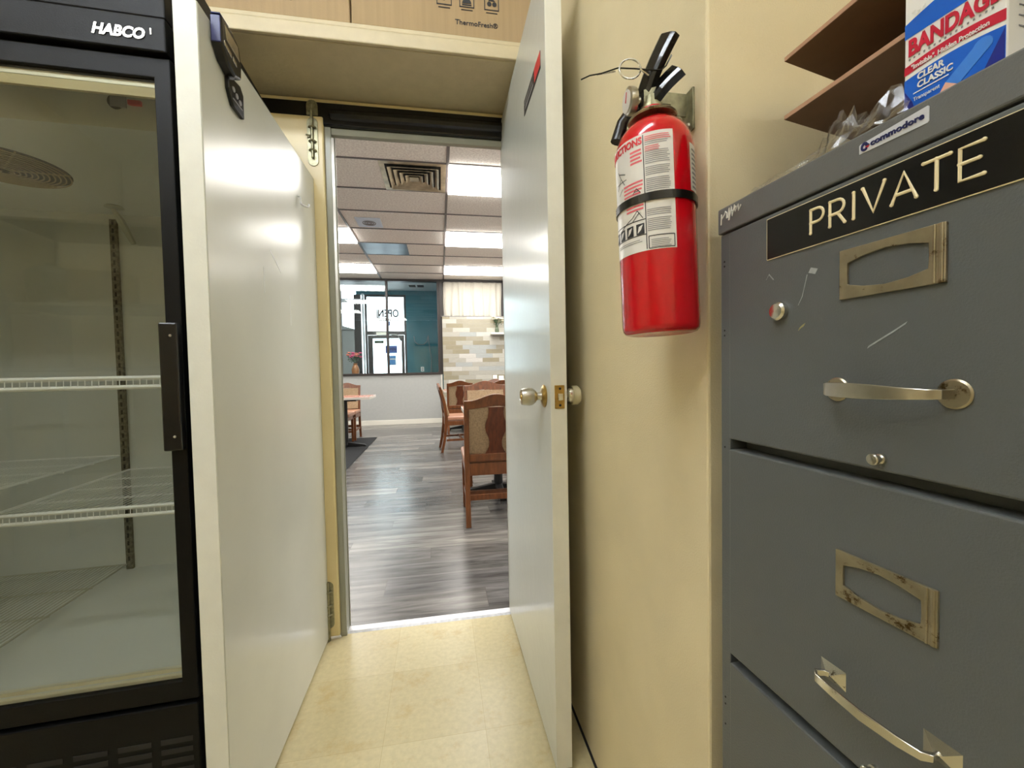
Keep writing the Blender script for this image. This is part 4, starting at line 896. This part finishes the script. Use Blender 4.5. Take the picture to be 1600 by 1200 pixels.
# signs in the glass
t = thing('open_sign', 'unlit OPEN sign seen reversed in the bright glass above the entrance door', 'sign', (-1.22, VY - .01, 2.40))
mb = MB(); vs, fs = text_mb('OPEN', .26, bold=.03, depth=.008); wmx = max(v[0] for v in vs); mb.add([(.25 - v[0] * .50 / wmx, v[1], .08 + v[2]) for v in vs], fs); mb.build('lettering', M_['ink'], t)
mb = MB(); mb.tube([(-.27, 0, .05), (-.05, 0, .03), (.25, 0, .0)], .022, 6); mb.tube([(-.27, 0, .0), (-.27, 0, .26)], .014, 6); mb.tube([(-.27, 0, .0), (.25, 0, .0)], .018, 6); mb.build('sign_frame', M_['ink'], t)
mb = MB(); mb.box(-.04, .03, -.01, 0, -.14, -.03); mb.build('small_decal', M_['bluesign'], t)
t = thing('open_placard', 'small blue placard reading OPEN on the entrance door glass', 'sign', (-1.18, VY + .02, 1.58))
mb = MB(); mb.box(-.14, .14, -.006, 0, 0, .19); mb.build('placard_board', M_['bluesign'], t); mb = MB(); put_text(mb, 'OPEN', -.10, .07, -.008, .09, fit=.21, bold=.03); mb.build('lettering', M_['navy'], t)
t = thing('door_poster', 'sky blue and white poster below the blue placard on the entrance door', 'poster', (-1.17, VY + .02, 1.28))
mb = MB(); mb.box(-.10, .10, -.004, 0, 0, .24); mb.build('poster_sheet', M_['paper'], t); mb = MB(); mb.box(-.10, .10, -.006, -.004, .17, .24); mb.box(-.08, .08, -.006, -.004, .02, .14); mb.box(-.10, .10, -.006, -.004, 0, .012); mb.build('poster_print', M_['cyan'], t)
t = tag(MB().box(-1.58, -1.36, VY + .02, VY + .028, 1.83, 1.90).build('door_decal', M_['leaf']), 'faint green lettering decal at the top left of the entrance door glass', 'decal')
# outlets and cord on the teal wall
t = thing('wall_outlet', 'white electrical outlet on the teal wall', 'outlet', (-.43, VY, 1.17)); mb = MB(); mb.box(-.04, .04, -.008, -.0005, -.06, .06); mb.build('cover_plate', M_['white'], t, bevel=.003); mb = MB(); mb.box(-.012, .012, -.010, -.008, .012, .035); mb.box(-.012, .012, -.010, -.008, -.035, -.012); mb.build('sockets', M_['ink'], t)
mb = MB(); mb.tube([(-.62, VY - .008, 2.0), (-.60, VY - .01, 1.86), (-.52, VY - .01, 1.79), (-.38, VY - .01, 1.79), (-.30, VY - .01, 1.87), (-.28, VY - .008, 1.98)], .007, 6); mb.tube([(-.27, VY - .008, 2.02), (-.24, VY - .01, 1.7), (-.20, VY - .01, 1.45), (-.22, VY - .01, 1.0)], .007, 6)
t = tag(mb.build('cable', M_['greyink'], smooth=True), 'thin looped cable hanging on the teal wall', 'cable')
# pink flowers in a turned vase on the window sill
ls = tag(MB().box(-2.0, -1.45, YB + .13, YB + .40, 1.0, 1.04).build('display_ledge', M_['base']), 'white ledge behind the window carrying the vase of pink flowers', 'ledge')
bouquet('flower_vase', 'brown turned vase of pink and peach flowers behind the dark-framed window', (-1.77, YB + .26, 1.041), .27, [(.001, 0), (.05, 0), (.05, .015), (.075, .06), (.080, .14), (.055, .21), (.035, .235), (.045, .27), (.001, .27)], M_['wood2'], [M_['pink'], M_['peach']], 22, .15, .22, 9)
struct('ground', MB().box(-12, 12, VY + .1, 30, -.12, -.06), M_['pave'])
# ------------------------------------------------------------------ furniture
def make_chair(label, loc, rz, sz=1.0):
    t = thing('dining_chair', label, 'chair', loc, rz, 'wooden dining chairs'); t.scale = (1, 1, sz)
    W = .225
    def rear(s_):
        pts = [(s_ * (W - .017), -.065, 0), (s_ * (W - .017), -.030, .16), (s_ * (W - .018), -.004, .36), (s_ * (W - .018), 0, .50), (s_ * (W - .018), -.028, .70), (s_ * (W - .018), -.075, .885)]
        mb = MB(); mb.sweep(pts, (1, 0, 0), None, .036, [.032, .036, .040, .040, .034, .028]); return mb.build('leg', M_['wood'], t, bevel=.003)
    rear(-1); rear(1)
    for s_ in (-1, 1):
        mb = MB(); mb.sweep([(s_ * (W - .020), .405, 0), (s_ * (W - .020), .405, .38)], (1, 0, 0), None, [.030, .040], [.030, .040]); mb.build('leg', M_['wood'], t, bevel=.003)
    n = 16; top = [(-W + 2 * W * k / n, .893 + .045 * (0.5 - .5 * math.cos(2 * PI * min(1, max(0, (k / n - .08) / .84)))) ) for k in range(n + 1)]
    bot = [(x, .832 + .018 * (0.5 - .5 * math.cos(2 * PI * k / n))) for k, (x, z) in enumerate(top)]
    def yb(z): return -.028 + (z - .70) * (-.047 / .185) if z > .5 else 0
    mb = MB(); vs = []
    for (x, z), (x2, z2) in zip(top, bot): vs += [(x, yb(z) - .016, z), (x, yb(z) + .016, z), (x2, yb(z2) + .018, z2), (x2, yb(z2) - .018, z2)]
    fs = [(4 * k + j, 4 * k + (j + 1) % 4, 4 * (k + 1) + (j + 1) % 4, 4 * (k + 1) + j) for k in range(n) for j in range(4)] + [(0, 3, 2, 1), (4 * n, 4 * n + 1, 4 * n + 2, 4 * n + 3)]
    mb.add(vs, fs); mb.build('top_rail', M_['wood'], t, bevel=.004)
    mb = MB(); rows = 12; vs = []
    for k in range(rows + 1):
        z = .50 + .345 * k / rows; y = yb(max(z, .51)) + .0
        for xx, dy in ((-W + .034, .004), (-W + .034, .022), (-.1, .034), (.1, .034), (W - .034, .022), (W - .034, .004)): vs.append((xx, y + dy - .012 if dy < .01 else y + dy, z))
    mb.add(vs, [(6 * k + j, 6 * k + (j + 1) % 6, 6 * (k + 1) + (j + 1) % 6, 6 * (k + 1) + j) for k in range(rows) for j in range(6)] + [tuple(range(6)), tuple(6 * rows + j for j in range(6))])
    mb.build('back_upholstery', M_['tan'], t)
    prof = [(.500, .078), (.525, .062), (.555, .048), (.590, .044), (.625, .052), (.665, .070), (.700, .076), (.735, .072), (.770, .058), (.810, .052), (.845, .056)]
    mb = MB(); vs = []
    for z, w_ in prof: y = yb(max(z, .51)) - .016; vs += [(-w_, y - .008, z), (w_, y - .008, z), (w_, y + .008, z), (-w_, y + .008, z)]
    mb.add(vs, [(4 * k + j, 4 * k + (j + 1) % 4, 4 * (k + 1) + (j + 1) % 4, 4 * (k + 1) + j) for k in range(len(prof) - 1) for j in range(4)] + [(0, 1, 2, 3), tuple(4 * (len(prof) - 1) + j for j in range(4))])
    mb.build('splat', M_['wooddk'], t, bevel=.002)
    mb = MB(); mb.box(-W + .034, W - .034, -.012, .014, .452, .505); mb.build('lower_rail', M_['wood'], t, bevel=.004)
    mb = MB(); mb.box(-W + .03, W - .03, -.006, .016, .350, .440); mb.box(-W + .004, -W + .026, .01, .40, .365, .43); mb.box(W - .026, W - .004, .01, .40, .365, .43)
    mb.prism([(-W + .03, .44), (-W + .03, .36), (-.12, .38), (0, .372), (.12, .38), (W - .03, .36), (W - .03, .44)], .395, .417); mb.build('apron', M_['wood'], t, bevel=.003)
    mb = MB(); mb.box(-W - .004, W + .004, .014, .445, .432, .487); mb.build('seat', M_['leather'], t, bevel=.018, seg=4)
    mb = MB(); mb.box(-W + .03, W - .03, -.022, -.006, .175, .215); mb.box(-W + .010, -W + .028, .0, .40, .15, .18); mb.box(W - .028, W - .010, .0, .40, .15, .18); mb.box(-W + .03, W - .03, .20, .222, .15, .18); mb.build('stretcher', M_['wood'], t, bevel=.002)
    return t
def copy_chair(src, label, loc, rz, sz=1.0):
    r = src.copy(); C.objects.link(r); r.location = loc; r.rotation_euler = (0, 0, rz); r.scale = (1, 1, sz); r['label'] = label
    for ch in list(src.children):
        c_ = ch.copy(); C.objects.link(c_); c_.parent = r
    return r
c0 = make_chair('wooden dining chair nearest the doorway, seen from behind, with tan back panels', (.382, 2.965, 0), 0)
copy_chair(c0, 'wooden dining chair standing sideways left of the tiled wall, seat towards the right', (.055, 5.90, 0), rad(-86))
copy_chair(c0, 'wooden dining chair before the tiled wall, back panels showing behind the sideways chair', (.335, 7.35, 0), rad(0))
copy_chair(c0, 'wooden dining chair just beyond the nearest chair, only arched top rail showing', (.47, 4.35, 0), rad(180), 1.06)
copy_chair(c0, 'wooden dining chair far right near the tiles, left one with a white card on top', (1.08, 8.15, 0), rad(176))
copy_chair(c0, 'wooden dining chair far right near the tiles, right one with a white card on top', (1.02, 7.05, 0), rad(10))
copy_chair(c0, 'wooden dining chair behind the left table, tan back facing the doorway', (-1.585, 7.47, 0), rad(180))
copy_chair(c0, 'wooden dining chair on the charcoal mat at left, only front of its seat showing', (-1.80, 6.755, 0), rad(-90))
for nm, loc in (('left', (1.08, 8.225, .999)), ('right', (1.02, 6.965, .999))):
    mb = MB(); mb.add([(-.04, -.02, -.06), (.04, -.02, -.06), (.04, 0, .012), (-.04, 0, .012), (-.04, .02, -.06), (.04, .02, -.06)], [(0, 1, 2, 3), (3, 2, 5, 4)])
    o = mb.build('paper_card', M_['paper']); o.location = loc; tag(o, 'folded white card over the back of the %s far chair' % nm, 'card'); md = o.modifiers.new('s', 'SOLIDIFY'); md.thickness = .001
def make_table(label, loc, hx, hy):
    t = thing('dining_table', label, 'table', loc, 0, 'square dining tables')
    mb = MB(); mb.box(-hx, hx, -hy, hy, .725, .758); mb.build('table_top', M_['ttop'], t, bevel=.002)
    mb = MB(); mb.ring([(-hx - .004, -hy - .004), (hx + .004, -hy - .004), (hx + .004, hy + .004), (-hx - .004, hy + .004)], [(-hx, -hy), (hx, -hy), (hx, hy), (-hx, hy)], .724, .757, 'xy'); mb.build('edge_band', M_['tedge'], t)
    mb = MB(); mb.lathe([(.001, .05), (.05, .05), (.040, .08), (.038, .69), (.001, .69)], seg=20); mb.box(-.2, .2, -.2, .2, .695, .724); mb.build('pedestal', M_['castiron'], t, smooth=False)
    for k in range(4):
        a = PI / 4 * 0 + PI / 2 * k; mx = Matrix.Rotation(a, 4, 'Z'); mb = MB(); mb.prism([(0, .022), (0, .085), (.06, .078), (.27, .040), (.295, .022), (.295, 0), (.255, 0), (.24, .014)], -.028, .028, 'xz', 0, mx); mb.build('base_foot', M_['castiron'], t, bevel=.003)
    return t
make_table('dining table hidden behind the nearest chair, black pedestal base showing', (.50, 3.72, 0), .30, .36)
make_table('dining table before the tiled wall behind the far chairs, top edge just showing', (.42, 7.86, 0), .36, .30)
make_table('dining table at the left with pale edged corner sticking out past the frame', (-1.40, 6.47, 0), .40, .30)
tag(MB().box(-3.2, -1.076, 2.6, 7.32, .0005, .010).build('floor_mat', M_['rug']), 'charcoal carpet runner on the laminate floor at the left', 'mat')

# ================================================================== KITCHEN LAMPS AND WHAT THE FRIDGE GLASS REFLECTS
def klamp(x, y, rz, label, rows=(-.07, .07)):
    t = thing('ceiling_light', label, 'ceiling light', (x, y, H), rz, 'kitchen fluorescent fixtures')
    mb = MB(); mb.box(-.62, .62, -.14, .14, -.03, -.0005); mb.build('fixture_body', M_['white'], t)
    for s_ in rows:
        mb = MB(); mb.lathe([(.001, -.59), (.019, -.59), (.019, .59), (.001, .59)], (0, s_, -.052), (1, 0, 0), 12); mb.build('tube', M_['kdiff'], t, smooth=True)
klamp(-.55, .15, 0, 'twin tube ceiling fixture over the passage before the fridge')
klamp(-1.45, -.55, 0, 'added unseen twin tube ceiling fixture at the back left, brightening the fridge interior')  # extra fixture out of view, added to brighten the inside of the fridge
klamp(.52, -1.45, 0, 'single tube ceiling fixture behind the filing cabinet side of the room', (0,))

# storage rack behind the photographer, seen as a faint reflection in the fridge glass
rk = thing('storage_rack', 'steel storage rack reflected faintly in the fridge door glass', 'rack', (-1.88, -1.22, 0))
for z in (.55, 1.165, 1.545, 2.03):
    mb = MB(); mb.box(-.40, .55, -.22, .22, z - .02, z); mb.build('rack_shelf', M_['steelworn'], rk, bevel=.003)
for x_ in (-.40, .55):
    for y_ in (-.21, .21):
        mb = MB(); mb.lathe([(.001, 0), (.0125, 0), (.0125, 2.1), (.001, 2.1)], (x_, y_, 0), seg=12); mb.build('rack_post', M_['steel'], rk, smooth=True)
pt = thing('rice_cooker', 'round steel rice cooker reflected in the fridge glass above the shelf line', 'cooker', (-2.12, -1.13, 1.5455))
mb = MB(); mb.lathe([(.001, 0), (.095, 0), (.108, .02), (.112, .16), (.116, .175), (.001, .175)], seg=32); mb.build('pot_body', M_['steelworn'], pt, smooth=True)
mb = MB(); mb.lathe([(.001, .176), (.114, .176), (.108, .20), (.07, .225), (.02, .235), (.001, .235)], seg=32); mb.box(-.03, .03, -.008, .008, .23, .255); mb.build('pot_lid', M_['galv'], pt, smooth=True)
ct = thing('wrapped_carton', 'plastic wrapped brown carton reflected in the fridge glass beside the cooker', 'box', (-1.86, -1.13, 1.5455))
mb = MB(); mb.box(-.13, .13, -.10, .10, 0, .20); mb.build('carton_body', M_['card'], ct, bevel=.004)
mb = MB(); mb.box(-.132, .132, -.102, .102, .0, .203); mb.build('film_wrap', M_['plast'], ct, bevel=.008)
c2 = thing('tall_carton', 'tall brown carton reflected at the left edge of the fridge glass', 'box', (-2.17, -1.12, 1.1655))
mb = MB(); mb.box(-.07, .065, -.12, .12, 0, .31); mb.build('carton_body', M_['card'], c2, bevel=.003)
mb = MB(); mb.box(-.005, .005, .12, .1206, 0, .31); mb.build('packing_tape', M_['cardedge'], c2)
